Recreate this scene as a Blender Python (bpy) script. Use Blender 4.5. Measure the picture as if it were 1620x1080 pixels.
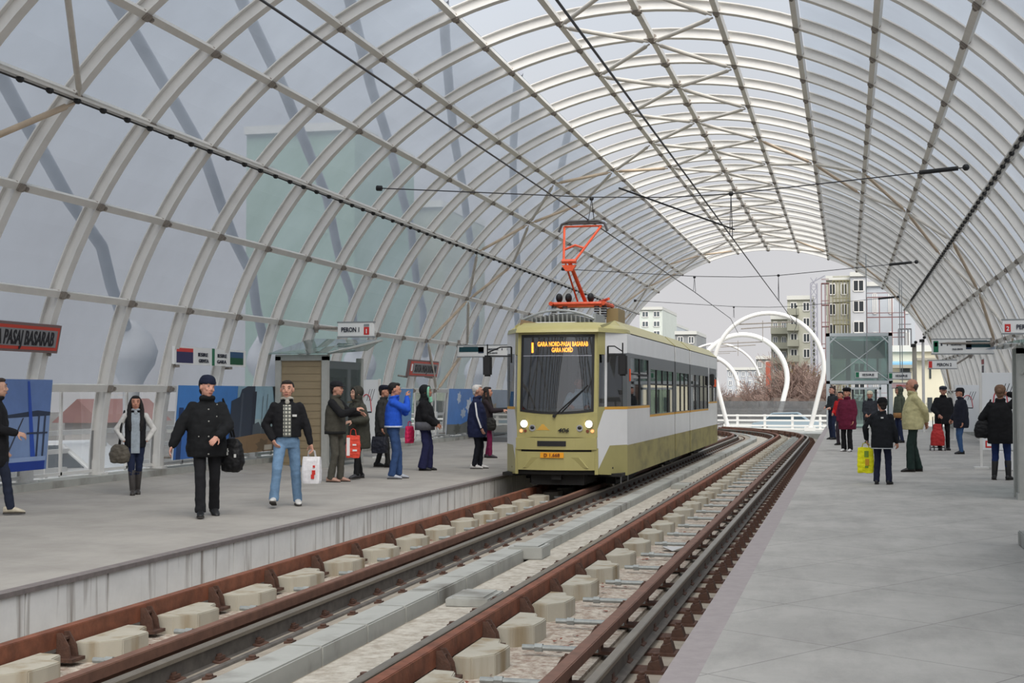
import bpy, bmesh, math, random
from math import sin, cos, tan, pi, radians as R, sqrt, atan2
from mathutils import Vector as V, Matrix, noise, Euler
random.seed(7)
for o in list(bpy.data.objects): bpy.data.objects.remove(o)
scn = bpy.context.scene
COL = scn.collection

# ------------------------------------------------------------ camera
YAW, PITCH, F, EYE = .239, .038, 2175., 1.6
fw = V((-sin(YAW)*cos(PITCH), cos(YAW)*cos(PITCH), sin(PITCH)))
rt = V((cos(YAW), sin(YAW), 0)); upv = rt.cross(fw)
cd = bpy.data.cameras.new('camera'); cam = bpy.data.objects.new('camera', cd); COL.objects.link(cam)
cam.matrix_world = Matrix(((rt.x, upv.x, -fw.x, 0), (rt.y, upv.y, -fw.y, 0), (rt.z, upv.z, -fw.z, EYE), (0, 0, 0, 1)))
cd.sensor_width = 36; cd.lens = F/1620*36; cd.clip_start = .1; cd.clip_end = 3000
scn.camera = cam
# ------------------------------------------------------------ sky, light, exposure
w = bpy.data.worlds.new('overcast_sky'); scn.world = w; w.use_nodes = True
nt = w.node_tree; nt.nodes.clear()
tc = nt.nodes.new('ShaderNodeTexCoord'); sx = nt.nodes.new('ShaderNodeSeparateXYZ')
cr = nt.nodes.new('ShaderNodeValToRGB'); bg = nt.nodes.new('ShaderNodeBackground'); wo = nt.nodes.new('ShaderNodeOutputWorld')
nz = nt.nodes.new('ShaderNodeTexNoise'); nz.inputs['Scale'].default_value = 3; nz.inputs['Detail'].default_value = 4
mx = nt.nodes.new('ShaderNodeMix'); mx.data_type = 'RGBA'; mx.blend_type = 'MULTIPLY'; mx.inputs[0].default_value = .22
cr.color_ramp.elements[0].position = 0.0; cr.color_ramp.elements[0].color = (.61, .595, .60, 1)
cr.color_ramp.elements[1].position = .45; cr.color_ramp.elements[1].color = (.66, .75, .86, 1)
e = cr.color_ramp.elements.new(.14); e.color = (.60, .605, .63, 1)
L = nt.links.new
L(tc.outputs['Generated'], sx.inputs[0]); L(sx.outputs['Z'], cr.inputs[0]); L(tc.outputs['Generated'], nz.inputs['Vector'])
L(cr.outputs[0], mx.inputs[6]); L(nz.outputs['Fac'], mx.inputs[7]); L(mx.outputs[2], bg.inputs[0]); L(bg.outputs[0], wo.inputs[0])
bg.inputs[1].default_value = 1.12
sd = bpy.data.lights.new('sun', 'SUN'); sd.energy = 4.3; sd.angle = R(60); sd.color = (1, .95, .88)
sun = bpy.data.objects.new('sun', sd); COL.objects.link(sun); sun.rotation_euler = (R(38), R(0), R(24))
vs = scn.view_settings; vs.view_transform = 'Standard'; vs.look = 'None'; vs.gamma = 1; vs.use_curve_mapping = False
vs.exposure = 0.12

# ------------------------------------------------------------ materials
def srgb(c):
    r = []
    for x in c[:3]:
        x = x/255 if max(c) > 1 else x
        r.append(x/12.92 if x <= .04045 else ((x+.055)/1.055)**2.4)
    return (*r, 1)
MATS = {}
def M(name, c=None, rough=.6, metal=0, var=0, vs_=6, bump=0, bs=40, spec=.5, c2=None, stretch=None, emit=None, es=1, streak=None):
    """procedural surface: base colour, optional second colour by noise, bump"""
    if name in MATS: return MATS[name]
    m = bpy.data.materials.new(name); m.use_nodes = True; n = m.node_tree.nodes; l = m.node_tree.links
    b = n['Principled BSDF']; b.inputs['Roughness'].default_value = rough; b.inputs['Metallic'].default_value = metal
    b.inputs['Specular IOR Level'].default_value = spec
    col = srgb(c); b.inputs['Base Color'].default_value = col
    t = n.new('ShaderNodeTexCoord'); src = t.outputs['Object']
    if stretch:
        mp = n.new('ShaderNodeMapping'); mp.inputs['Scale'].default_value = stretch; l.new(src, mp.inputs[0]); src = mp.outputs[0]
    if var or c2:
        no = n.new('ShaderNodeTexNoise'); no.inputs['Scale'].default_value = vs_; no.inputs['Detail'].default_value = 6; no.inputs['Roughness'].default_value = .65
        l.new(src, no.inputs['Vector']); ra = n.new('ShaderNodeValToRGB')
        lo = tuple(x*(1-var) for x in col[:3]) if not c2 else srgb(c2)[:3]
        hi = tuple(min(1, x*(1+var*.6)) for x in col[:3])
        ra.color_ramp.elements[0].position = .36; ra.color_ramp.elements[0].color = (*lo, 1)
        ra.color_ramp.elements[1].position = .62; ra.color_ramp.elements[1].color = (*hi, 1)
        l.new(no.outputs['Fac'], ra.inputs[0]); l.new(ra.outputs[0], b.inputs['Base Color'])
    if bump:
        nb = n.new('ShaderNodeTexNoise'); nb.inputs['Scale'].default_value = bs; nb.inputs['Detail'].default_value = 5
        l.new(src, nb.inputs['Vector']); bu = n.new('ShaderNodeBump'); bu.inputs['Strength'].default_value = bump; bu.inputs['Distance'].default_value = .02
        l.new(nb.outputs['Fac'], bu.inputs['Height']); l.new(bu.outputs[0], b.inputs['Normal'])
    if emit:
        b.inputs['Emission Color'].default_value = srgb(emit); b.inputs['Emission Strength'].default_value = es
    MATS[name] = m; return m
def glass(name, tint, refl=.5, alpha=.3, rough=.02, dark=(0.02, .02, .02)):
    """pane: see-through part tinted, mirror part by fresnel, rest solid tint"""
    m = bpy.data.materials.new(name); m.use_nodes = True; n = m.node_tree.nodes; l = m.node_tree.links; n.clear()
    out = n.new('ShaderNodeOutputMaterial'); tr = n.new('ShaderNodeBsdfTransparent'); tr.inputs[0].default_value = srgb(tint)
    gl = n.new('ShaderNodeBsdfGlossy'); gl.inputs['Roughness'].default_value = rough
    fr = n.new('ShaderNodeFresnel'); fr.inputs[0].default_value = 1.5
    ma = n.new('ShaderNodeMath'); ma.operation = 'MULTIPLY_ADD'; ma.inputs[1].default_value = 1; ma.inputs[2].default_value = refl; ma.use_clamp = True
    l.new(fr.outputs[0], ma.inputs[0]); m1 = n.new('ShaderNodeMixShader'); l.new(ma.outputs[0], m1.inputs[0])
    di = n.new('ShaderNodeBsdfDiffuse'); di.inputs[0].default_value = (*dark, 1)
    m0 = n.new('ShaderNodeMixShader'); m0.inputs[0].default_value = alpha; l.new(di.outputs[0], m0.inputs[1]); l.new(tr.outputs[0], m0.inputs[2])
    l.new(m0.outputs[0], m1.inputs[1]); l.new(gl.outputs[0], m1.inputs[2]); l.new(m1.outputs[0], out.inputs[0])
    MATS[name] = m; return m
def cladding():
    m = bpy.data.materials.new('translucent_cladding'); m.use_nodes = True; n = m.node_tree.nodes; l = m.node_tree.links; n.clear()
    out = n.new('ShaderNodeOutputMaterial'); tr = n.new('ShaderNodeBsdfTransparent'); tr.inputs[0].default_value = (.93, .95, .98, 1)
    tl = n.new('ShaderNodeBsdfTranslucent'); df = n.new('ShaderNodeBsdfDiffuse')
    t = n.new('ShaderNodeTexCoord'); mp = n.new('ShaderNodeMapping'); mp.inputs['Scale'].default_value = (1, .9, 1)
    no = n.new('ShaderNodeTexNoise'); no.inputs['Scale'].default_value = .6; no.inputs['Detail'].default_value = 5
    l.new(t.outputs['Object'], mp.inputs[0]); l.new(mp.outputs[0], no.inputs['Vector'])
    ra = n.new('ShaderNodeValToRGB'); ra.color_ramp.elements[0].position = .3; ra.color_ramp.elements[0].color = (.25, .275, .31, 1)
    ra.color_ramp.elements[1].position = .7; ra.color_ramp.elements[1].color = (.32, .352, .395, 1)
    l.new(no.outputs['Fac'], ra.inputs[0]); l.new(ra.outputs[0], tl.inputs[0]); l.new(ra.outputs[0], df.inputs[0])
    a = n.new('ShaderNodeMixShader'); a.inputs[0].default_value = .25; l.new(tl.outputs[0], a.inputs[1]); l.new(df.outputs[0], a.inputs[2])
    b = n.new('ShaderNodeMixShader'); b.inputs[0].default_value = .30; l.new(a.outputs[0], b.inputs[1]); l.new(tr.outputs[0], b.inputs[2])
    l.new(b.outputs[0], out.inputs[0]); MATS[m.name] = m; return m
def paving(name, base, joint, ang, size, dark):
    m = M(name, base, rough=.8, spec=.2, var=.12, vs_=.9, bump=.15, bs=60); n = m.node_tree.nodes; l = m.node_tree.links
    b = n['Principled BSDF']; old = b.inputs['Base Color'].links[0].from_socket
    t = n.new('ShaderNodeTexCoord'); mp = n.new('ShaderNodeMapping'); mp.inputs['Rotation'].default_value = (0, 0, R(ang))
    br = n.new('ShaderNodeTexBrick'); br.offset = 0; br.inputs['Scale'].default_value = 1; br.inputs['Mortar Size'].default_value = .006
    br.inputs['Brick Width'].default_value = size; br.inputs['Row Height'].default_value = size
    br.inputs['Color1'].default_value = (1, 1, 1, 1); br.inputs['Color2'].default_value = (.95, .95, .95, 1); br.inputs['Mortar'].default_value = (joint,)*3+(1,)
    l.new(t.outputs['Object'], mp.inputs[0]); l.new(mp.outputs[0], br.inputs['Vector'])
    n2 = n.new('ShaderNodeTexNoise'); n2.inputs['Scale'].default_value = 2.5; n2.inputs['Detail'].default_value = 9; n2.inputs['Roughness'].default_value = .75
    mp2 = n.new('ShaderNodeMapping'); mp2.inputs['Scale'].default_value = (1, .35, 1); mp2.inputs['Rotation'].default_value = (0, 0, R(70))
    l.new(t.outputs['Object'], mp2.inputs[0]); l.new(mp2.outputs[0], n2.inputs['Vector'])
    r2 = n.new('ShaderNodeValToRGB'); r2.color_ramp.elements[0].position = .35; r2.color_ramp.elements[0].color = (dark, dark, dark, 1); r2.color_ramp.elements[1].position = .55; r2.color_ramp.elements[1].color = (1, 1, 1, 1)
    l.new(n2.outputs['Fac'], r2.inputs[0])
    a = n.new('ShaderNodeMix'); a.data_type = 'RGBA'; a.blend_type = 'MULTIPLY'; a.inputs[0].default_value = 1
    c = n.new('ShaderNodeMix'); c.data_type = 'RGBA'; c.blend_type = 'MULTIPLY'; c.inputs[0].default_value = 1
    l.new(old, a.inputs[6]); l.new(br.outputs['Color'], a.inputs[7]); l.new(a.outputs[2], c.inputs[6]); l.new(r2.outputs[0], c.inputs[7]); l.new(c.outputs[2], b.inputs['Base Color'])
    return m
def streaked(name, base, stain, sc=(9, 9, .7), lo=.52, hi=.7):
    """run-down stains: noise stretched vertically"""
    m = M(name, base, rough=.8, var=.06, vs_=3); n = m.node_tree.nodes; l = m.node_tree.links; b = n['Principled BSDF']
    old = b.inputs['Base Color'].links[0].from_socket
    t = n.new('ShaderNodeTexCoord'); mp = n.new('ShaderNodeMapping'); mp.inputs['Scale'].default_value = sc
    no = n.new('ShaderNodeTexNoise'); no.inputs['Scale'].default_value = 1; no.inputs['Detail'].default_value = 6
    l.new(t.outputs['Object'], mp.inputs[0]); l.new(mp.outputs[0], no.inputs['Vector'])
    ra = n.new('ShaderNodeValToRGB'); ra.color_ramp.elements[0].position = lo; ra.color_ramp.elements[0].color = (0, 0, 0, 1); ra.color_ramp.elements[1].position = hi; ra.color_ramp.elements[1].color = (1, 1, 1, 1)
    l.new(no.outputs['Fac'], ra.inputs[0]); a = n.new('ShaderNodeMix'); a.data_type = 'RGBA'
    l.new(ra.outputs[0], a.inputs[0]); l.new(old, a.inputs[6]); a.inputs[7].default_value = srgb(stain); l.new(a.outputs[2], b.inputs['Base Color'])
    return m

WHITE = M('white_painted_steel', (222, 220, 216), .45, var=.05, vs_=2)
PURL = M('grey_painted_purlin', (214, 211, 205), .5, var=.06, vs_=2)
CLAMP = M('weathered_clamp_steel', (142, 134, 126), .6, var=.2, vs_=20)
BRACE = M('pale_brace_steel', (206, 200, 190), .5, var=.08, vs_=3)
TANB = M('tan_brace_steel', (196, 176, 152), .5, var=.1, vs_=3)
BLK = M('black_rubber', (22, 22, 24), .6)
DARK = M('dark_underframe', (24, 23, 22), .8)
WIRE = M('dark_wire', (48, 48, 52), .5)
CLAD = cladding()
CLEAR = glass('clear_panel', (225, 228, 230), refl=.04, alpha=.72, dark=(.5, .5, .52))
PAVL = paving('grey_platform_paving', (166, 161, 154), .84, 24, 1.5, .95)
PAVR = paving('grey_platform_paving_near', (180, 176, 170), .62, 33, 1.25, .86)
CURB = streaked('weathered_concrete', (168, 168, 162), (112, 108, 100), (2, 2, 1.2), .5, .75)
EDGE = streaked('white_edge_panel', (222, 221, 219), (128, 118, 110), (8, 8, .5), .56, .74)
PINK = M('mauve_edge_strip', (162, 152, 150), .8, var=.08, vs_=8)
RUST = M('rust_brown_steel', (124, 74, 52), .7, var=.3, vs_=5, bump=.2, bs=30)
RUSTD = M('dark_rust_steel', (84, 58, 46), .75, var=.3, vs_=9, bump=.3, bs=40)
RUSTM = M('grey_brown_rust_steel', (118, 84, 68), .65, var=.2, vs_=6)
RAILT = M('worn_rail_steel', (126, 118, 106), .38, metal=.35, var=.12, vs_=4)
RAILS = M('rail_web_steel', (92, 86, 80), .7, var=.25, vs_=8)
BLOCK = streaked('stained_concrete_block', (176, 170, 155), (138, 120, 90), (5, 5, .5), .5, .74)
SAND = M('sandy_concrete', (158, 148, 134), .9, var=.18, vs_=3, bump=.3, bs=50)
GRAVEL = M('pale_gravel', (205, 196, 182), .9, c2=(150, 128, 112), vs_=16, bump=.9, bs=55)
PIPE = M('galvanised_rod', (148, 152, 150), .5, metal=.3, var=.15, vs_=12)
GREYM = M('grey_metal', (150, 154, 156), .45, metal=.2, var=.05)
OLIVE = M('olive_green_paint', (166, 158, 104), .32, var=.04, vs_=2, spec=.5)
OLIVED = streaked('dusty_olive_skirt', (160, 150, 98), (130, 124, 86), (1.2, 1.2, 3), .45, .7)
TWHITE = M('tram_white_paint', (226, 226, 226), .25, var=.03, vs_=1.5)
TGREY = M('tram_grey_band', (96, 100, 102), .4)
YEL = M('ochre_stripe', (214, 160, 60), .5)
ORNG = M('orange_red_paint', (214, 84, 46), .45, var=.12, vs_=10)
GL_T = glass('tram_window_glass', (150, 160, 160), refl=.10, alpha=.72)
GL_W = glass('windscreen_glass', (206, 211, 212), refl=.16, alpha=.92, dark=(.03, .032, .034))
GL_E = glass('greenish_glass', (214, 230, 226), refl=.06, alpha=.84, dark=(.5, .6, .58))

# ------------------------------------------------------------ objects and tagging
def tag(o, label=None, cat=None, group=None, kind=None):
    if label: o['label'] = label
    if cat: o['category'] = cat
    if group: o['group'] = group
    if kind: o['kind'] = kind
    return o
def thing(name, loc, label, cat, group=None, rz=0):
    o = bpy.data.objects.new(name, None); COL.objects.link(o); o.location = loc; o.rotation_euler = (0, 0, rz); o.empty_display_size = .2
    return tag(o, label, cat, group)
def wloc(p):
    q = V((0, 0, 0))
    while p is not None: q = q + p.location; p = p.parent
    return q
def each(name, mats, parent, pieces, **k):
    """one object per piece"""
    return [f(MB()).build(name, mats, parent, **k) for f in pieces]
class MB:
    """collects shapes, builds ONE mesh object"""
    def __init__(s): s.v = []; s.f = []; s.m = []
    def add(s, vs, fs, m=0):
        k = len(s.v); s.v += [tuple(a) for a in vs]; s.f += [tuple(k+i for i in f) for f in fs]; s.m += [m]*len(fs); return s
    def hexa(s, c, m=0):
        return s.add(c, [(0, 3, 2, 1), (4, 5, 6, 7), (0, 1, 5, 4), (1, 2, 6, 5), (2, 3, 7, 6), (3, 0, 4, 7)], m)
    def box(s, x0, x1, y0, y1, z0, z1, m=0):
        return s.hexa([(x0, y0, z0), (x1, y0, z0), (x1, y1, z0), (x0, y1, z0), (x0, y0, z1), (x1, y0, z1), (x1, y1, z1), (x0, y1, z1)], m)
    def bar(s, a, b, wx, wz, m=0, up=(0, 0, 1)):
        a, b = V(a), V(b); d = (b-a).normalized(); u = V(up)
        if abs(d.dot(u)) > .98: u = V((0, 1, 0))
        x = d.cross(u).normalized()*wx/2; z = x.cross(d).normalized()*wz/2
        return s.hexa([a-x-z, a+x-z, b+x-z, b-x-z, a-x+z, a+x+z, b+x+z, b-x+z], m)
    def tube(s, pts, r, n=8, m=0, cap=True):
        pts = [V(p) for p in pts]; rs = r if isinstance(r, (list, tuple)) else [r]*len(pts); k = len(s.v); nrm = None
        for i, p in enumerate(pts):
            d = (pts[min(i+1, len(pts)-1)]-pts[max(i-1, 0)]).normalized()
            if nrm is None: nrm = d.orthogonal().normalized()
            nrm = (nrm-d*nrm.dot(d)).normalized(); b = d.cross(nrm)
            for j in range(n): a = 2*pi*j/n; s.v.append(tuple(p+(nrm*cos(a)+b*sin(a))*rs[i]))
        for i in range(len(pts)-1):
            for j in range(n):
                s.f.append((k+i*n+j, k+i*n+(j+1) % n, k+(i+1)*n+(j+1) % n, k+(i+1)*n+j)); s.m.append(m)
        if cap:
            s.f.append(tuple(k+j for j in range(n))[::-1]); s.m.append(m); e = k+(len(pts)-1)*n; s.f.append(tuple(e+j for j in range(n))); s.m.append(m)
        return s
    def loft(s, rings, m=0, cap=True):
        n = len(rings[0]); k = len(s.v)
        for r in rings: s.v += [tuple(p) for p in r]
        for i in range(len(rings)-1):
            for j in range(n): s.f.append((k+i*n+j, k+i*n+(j+1) % n, k+(i+1)*n+(j+1) % n, k+(i+1)*n+j)); s.m.append(m)
        if cap: s.f.append(tuple(range(k, k+n))[::-1]); s.f.append(tuple(range(k+(len(rings)-1)*n, k+len(rings)*n))); s.m += [m, m]
        return s
    def ell(s, c, r, n=14, h=9, m=0, rot=None):
        c = V(c); r = (r,)*3 if not isinstance(r, (tuple, list)) else r; rings = []
        for i in range(1, h):
            t = pi*i/h; ring = []
            for j in range(n):
                p = V((r[0]*sin(t)*cos(2*pi*j/n), r[1]*sin(t)*sin(2*pi*j/n), -r[2]*cos(t)))
                if rot is not None: p = rot @ p
                ring.append(c+p)
            rings.append(ring)
        return s.loft(rings, m)
    def prism(s, poly, f0, f1, m=0):
        """poly of (a,b); f0/f1 map (a,b)->3d for the two ends"""
        A = [f0(*p) for p in poly]; B = [f1(*p) for p in poly]; n = len(poly)
        return s.add(A+B, [tuple(range(n))[::-1], tuple(range(n, 2*n))]+[(i, (i+1) % n, n+(i+1) % n, n+i) for i in range(n)], m)
    def build(s, name, mats, parent=None, smooth=False, local=False, bevel=0, label=None, fix=True):
        me = bpy.data.meshes.new(name); off = V((0, 0, 0)) if local or parent is None else wloc(parent)
        me.from_pydata([tuple(V(p)-off) for p in s.v], [], s.f)
        for mt in (mats if isinstance(mats, (list, tuple)) else [mats]): me.materials.append(mt)
        me.polygons.foreach_set('material_index', s.m)
        if fix:
            bm = bmesh.new(); bm.from_mesh(me); bmesh.ops.recalc_face_normals(bm, faces=bm.faces)
            if bevel: bmesh.ops.bevel(bm, geom=bm.edges[:], offset=bevel, segments=2, affect='EDGES', clamp_overlap=True)
            bm.to_mesh(me); bm.free()
        if smooth:
            me.polygons.foreach_set('use_smooth', [True]*len(me.polygons))
            if smooth != 'all':
                try: me.set_sharp_from_angle(angle=R(40))
                except Exception: pass
        o = bpy.data.objects.new(name, me); COL.objects.link(o); o.parent = parent
        if label: o['label'] = label
        return o
def dup(o, name=None, dloc=(0, 0, 0), parent=None):
    c = o.copy(); COL.objects.link(c); c.parent = parent if parent is not None else o.parent
    c.location = o.location+V(dloc); return c
def dup_tree(root, loc, label=None, rz=None):
    r = root.copy(); COL.objects.link(r); r.location = loc
    if rz is not None: r.rotation_euler = (0, 0, rz)
    if label: r['label'] = label
    for ch in list(root.children):
        c = ch.copy(); COL.objects.link(c); c.parent = r
        for g in list(ch.children):
            d = g.copy(); COL.objects.link(d); d.parent = c
    return r
def text(s, h, org, xd, ud, mat, parent=None, name='lettering', width=None, center=True, ext=.004, shear=0):
    """lettering: mesh, baseline start (or centre) at org, capitals about h tall"""
    cu = bpy.data.curves.new('t', 'FONT'); cu.body = s; cu.size = h*1.38; cu.extrude = ext; cu.align_x = 'LEFT'; cu.shear = shear; cu.resolution_u = 3
    if h < .3: cu.offset = h*.03
    ob = bpy.data.objects.new('t', cu); COL.objects.link(ob); bpy.context.view_layer.update()
    me = bpy.data.meshes.new_from_object(ob.evaluated_get(bpy.context.evaluated_depsgraph_get()))
    bpy.data.objects.remove(ob); bpy.data.curves.remove(cu)
    xs = [v.co.x for v in me.vertices]; x0, x1 = min(xs), max(xs); sc = (width/(x1-x0)) if width else 1
    X, U = V(xd).normalized(), V(ud).normalized(); N = X.cross(U); org = V(org); off = wloc(parent) if parent else V((0, 0, 0))
    for v in me.vertices:
        a = (v.co.x-x0)*sc-((x1-x0)*sc/2 if center else 0)
        v.co = org+X*a+U*v.co.y+N*v.co.z-off
    me.materials.clear(); me.materials.append(mat)
    o = bpy.data.objects.new(name, me); COL.objects.link(o); o.parent = parent; return o

# ============================================================ the vault
RV, X0, Z0, YR, DY = 8.775, -3.85, .176, 17.26, 2.144
K0, K1 = -9, 25
def ang(j): return R(150-10*j)
def cyl(a, y, r=RV): return V((X0+r*cos(a), y, Z0+r*sin(a)))
def nd(j, k, r=RV): return cyl(ang(j), YR+DY*k, r)
# ribs: I section arches
mb = MB(); seg = 72
for prof in ([(-.05, -.085), (-.05, .085), (-.03, .085), (-.03, -.085)], [(-.03, -.012), (-.03, .012), (.14, .012), (.14, -.012)], [(.14, -.085), (.14, .085), (.16, .085), (.16, -.085)]):
    rings = []
    for i in range(seg+1):
        a = R(180)-R(180)*i/seg
        rings.append([cyl(a, p[1], RV+p[0]) for p in prof])
    rings = [[V((p.x, p.y, .2)) for p in rings[0]]]+rings if False else rings
    mb.loft(rings)
rib0 = mb.build('arch_rib', WHITE, smooth=False); rib0.location.y = YR+DY*K0
tag(rib0, 'curved white steel rib spanning the station vault over both tracks', 'rib', 'white arch ribs of the vault')
for s in (-1, 1):
    foot = MB(); x = X0+s*(RV+.05); foot.box(x-.16, x+.16, YR+DY*K0-.12, YR+DY*K0+.12, .0, .235)
    foot.box(x-.10, x+.10, YR+DY*K0-.03, YR+DY*K0+.03, .2, .45)
    foot.build('foot_plate', WHITE, rib0)
ribs = [rib0]
for k in range(K0+1, K1+1):
    c = dup(rib0); c.location = (0, YR+DY*k, 0); ribs.append(c)
    for ch in list(rib0.children): dup(ch, parent=c)
# purlins
cl = MB(); cl.box(-.06, .06, -.075, .075, -.065, .065); cl.box(-.035, .035, .07, .15, -.075, -.03)
clamp_me = cl.build('clamp', CLAMP, None, bevel=.012); clamp_data = clamp_me.data; bpy.data.objects.remove(clamp_me)
ck = MB(); ck.ell((0, 0, 0), (.05, .07, .05), 8, 6); ckm = ck.build('k', BLK); knob_data = ckm.data; bpy.data.objects.remove(ckm)
ya, yb = YR+DY*K0-.3, YR+DY*K1+.15
for j in range(-2, 15):
    a = ang(j); p = cyl(a, 0); q = MB()
    hh = .055 if j > -2 and j < 14 else .06
    rad = V((cos(a), 0, sin(a))); tg = V((-sin(a), 0, cos(a)))
    c = [p-rad*hh-tg*hh, p+rad*hh-tg*hh, p+rad*hh+tg*hh, p-rad*hh+tg*hh]
    q.hexa([V((c[i].x, ya, c[i].z)) for i in range(4)]+[V((c[i].x, yb, c[i].z)) for i in range(4)])
    where = {-2: 'waist-high purlin along the posters side', 1: 'purlin with black cable clips above the left platform', 11: 'purlin with black cable clips above the right platform', 6: 'crown purlin at the very top of the vault'}
    side = 'left of the crown' if j < 6 else 'right of the crown'
    n = abs(6-j)
    o = q.build('purlin_beam', PURL)
    tag(o, where.get(j, 'grey purlin running the vault length, number %s %s' % (['zero', 'one', 'two', 'three', 'four', 'five', 'six', 'seven', 'eight'][n], side)), 'purlin', 'purlins of the vault')
    for k in range(K0, K1+1):
        e = bpy.data.objects.new('clamp', clamp_data); COL.objects.link(e); e.parent = o
        e.location = cyl(a, YR+DY*k, RV-.03); e.rotation_euler = (0, pi/2-a, 0)
        if j == 6: e.scale = (1.6, 1.25, 1)
    if j in (1, 11):       # bolted cable tray: black clips
        s = -1 if j == 1 else 1
        q = MB(); pp = cyl(a, 0, RV-.10); q.bar((pp.x, ya, pp.z), (pp.x, yb, pp.z), .13, .035); q.build('cable_tray', PURL, o)
        q = MB(); pp = cyl(a, 0, RV-.13); q.tube([(pp.x, ya, pp.z-.03), (pp.x, yb, pp.z-.03)], .014, 6); q.build('cable', BLK, o)
        y = ya+.2; n = 0
        while y < yb and n < 95:
            e = bpy.data.objects.new('cable_clip', knob_data); COL.objects.link(e); e.parent = o; e.location = (pp.x, y, pp.z-.02); y += .69; n += 1
# bracing
def strut(a, b, mat, r=.045):
    a, b = V(a), V(b); d = (b-a).normalized(); a2, b2 = a+d*.12, b-d*.12
    t = MB(); t.tube([a2, a2+d*.12, a2+d*.16, b2-d*.16, b2-d*.12, b2], [r*.45, r*.45, r, r, r*.45, r*.45], 8)
    return tag(t.build('brace_strut', mat, smooth=True), 'slender steel brace strut crossing between arch ribs', 'strut', 'diagonal brace struts of the vault')
for k in range(-3, 25, 2):
    for dj in (-1, 1):
        for dk in (-1, 1):
            if k+dk <= K1: strut(nd(6, k, RV-.12), nd(6+dj, k+dk, RV-.12), BRACE)
for kb in (-1, 11, 23):
    for j in (-2, 0, 2, 4, 8, 10, 12, 14):
        for dj in (-1, 1):
            for dk in (-1, 1):
                if kb+dk <= K1 and -2 <= j+dj <= 14 and not (kb == -1 and j < 2 and dk == -1 and j+dj != 1): strut(nd(j, kb, RV-.13), nd(j+dj, kb+dk, RV-.13), TANB if dj*dk > 0 else BRACE)
# cladding: translucent skin in curved sheets
def skin(name, j0, j1, mat, r=RV+.2):
    m = MB(); n = (j1-j0)*3
    A = [ang(j0+(j1-j0)*i/n) for i in range(n+1)]
    for i in range(n):
        p, q = cyl(A[i], 0, r), cyl(A[i+1], 0, r)
        m.add([(p.x, ya, p.z), (q.x, ya, q.z), (q.x, yb, q.z), (p.x, yb, p.z)], [(0, 1, 2, 3)])
    o = m.build(name, mat, smooth='all', fix=False); o['kind'] = 'structure'; return o
skin('wall_left', -2, 4, CLAD); skin('wall_right', 8, 14, CLAD)
for nm, s in (('window_1', -1), ('window_2', 1)):
    m = MB(); m.add([(X0+s*(RV+.13), ya, .22), (X0+s*(RV+.13), yb, .22), (X0+s*(RV+.08), yb, Z0+1.52), (X0+s*(RV+.08), ya, Z0+1.52)], [(0, 1, 2, 3)])
    tag(m.build(nm, CLEAR, fix=False), kind='structure')
    m = MB()
    for k in range(K0, K1):
        y = YR+DY*(k+.5)
        m.box(X0+s*(RV+.09)-.02, X0+s*(RV+.09)+.02, y-.025, y+.025, .22, 1.7)
        for z in (.27, ): m.box(X0+s*(RV+.09)-.02, X0+s*(RV+.09)+.02, y-DY/2+.1, y+DY/2-.1, z-.025, z+.025)
    tag(m.build('trim_%d' % (1 if s < 0 else 2), WHITE), kind='structure')
# parapet under the glass
for nm, s in (('baseboard_left', -1), ('baseboard_right', 1)):
    m = MB(); x = X0+s*(RV-.02); m.box(min(x-.25*s, x+.3*s), max(x-.25*s, x+.3*s), -2, 71, -.1, .2)
    tag(m.build(nm, CURB), kind='structure')
# slanting outer tubes behind the left skin
prof = [(112.5, 6.5), (116, 8.5), (122, 12), (127, 14.9), (132, 18), (137, 20.7), (143, 23.8), (148, 25.6), (152, 27), (156, 28.6), (160, 29.4), (165, 30.5)]
tub = thing('outer_tube', (X0-9.8, 24, -.5), 'wide slanting steel tube outside the left skin, ending in a white bulb', 'tube', 'slanting outer tubes behind the skin')
tb = MB(); tb.tube([cyl(R(a), y-6.43, 10.0) for a, y in prof], .11, 12); tb.build('tube', M('blue_grey_tube_steel', (158, 162, 172), .5), tub, smooth=True)  # one even blue-grey base colour along the whole tube
bp = cyl(R(165), 24.1, 10.0); lb = MB()
lb.tube([bp+V((.0, 0, .25)), bp+V((0, 0, .1)), bp+V((-.02, .1, -.1)), bp+V((-.02, .15, -.35)), bp+V((-.02, .15, -.6)), bp+V((0, .12, -.8)), bp+V((0, .1, -1.1)), bp+V((0, .1, -2.9))], [.17, .26, .42, .5, .44, .3, .16, .12], 20)
lb.build('bulb_foot', M('white_bulb_paint', (218, 218, 220), .5), tub, smooth=True)
for n in range(-1, 7):
    if n == 0: continue
    dup_tree(tub, tub.location+V((0, 6.43*n, 0)))

# ============================================================ ground, platforms, tracks
def struct(mb, name, mat, **k): return tag(mb.build(name, mat, **k), kind='structure')
XL, XR = -6.666, -1.034
m = MB(); m.hexa([(-12.35, 2, -.9), (XL+.06, 2, -.9), (XL+.06, 76, -.9), (-12.35, 76, -.9), (-12.35, 2, 0), (XL+.06, 2, 0), (XL+.06, 76, 0), (-12.35, 76, 0)])
m.hexa([(-12.4, 2, -.1), (-11.5, 2, -.1), (-11.5, 76, -.1), (-12.4, 76, -.1), (-12.4, 2, .09), (-11.5, 2, .001), (-11.5, 76, .001), (-12.4, 76, .09)])
struct(m, 'platform_left', PAVL)
m = MB(); y = 2.4; rr = random.Random(3)
while y < 75:
    n = rr.choice([1.05, 1.05, .8, 1.3, 1.6]); m.box(XL-.0, XL+.09, y+.012, y+n-.012, -.6, -.035); y += n
struct(m, 'platform_edge_left', EDGE)
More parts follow.
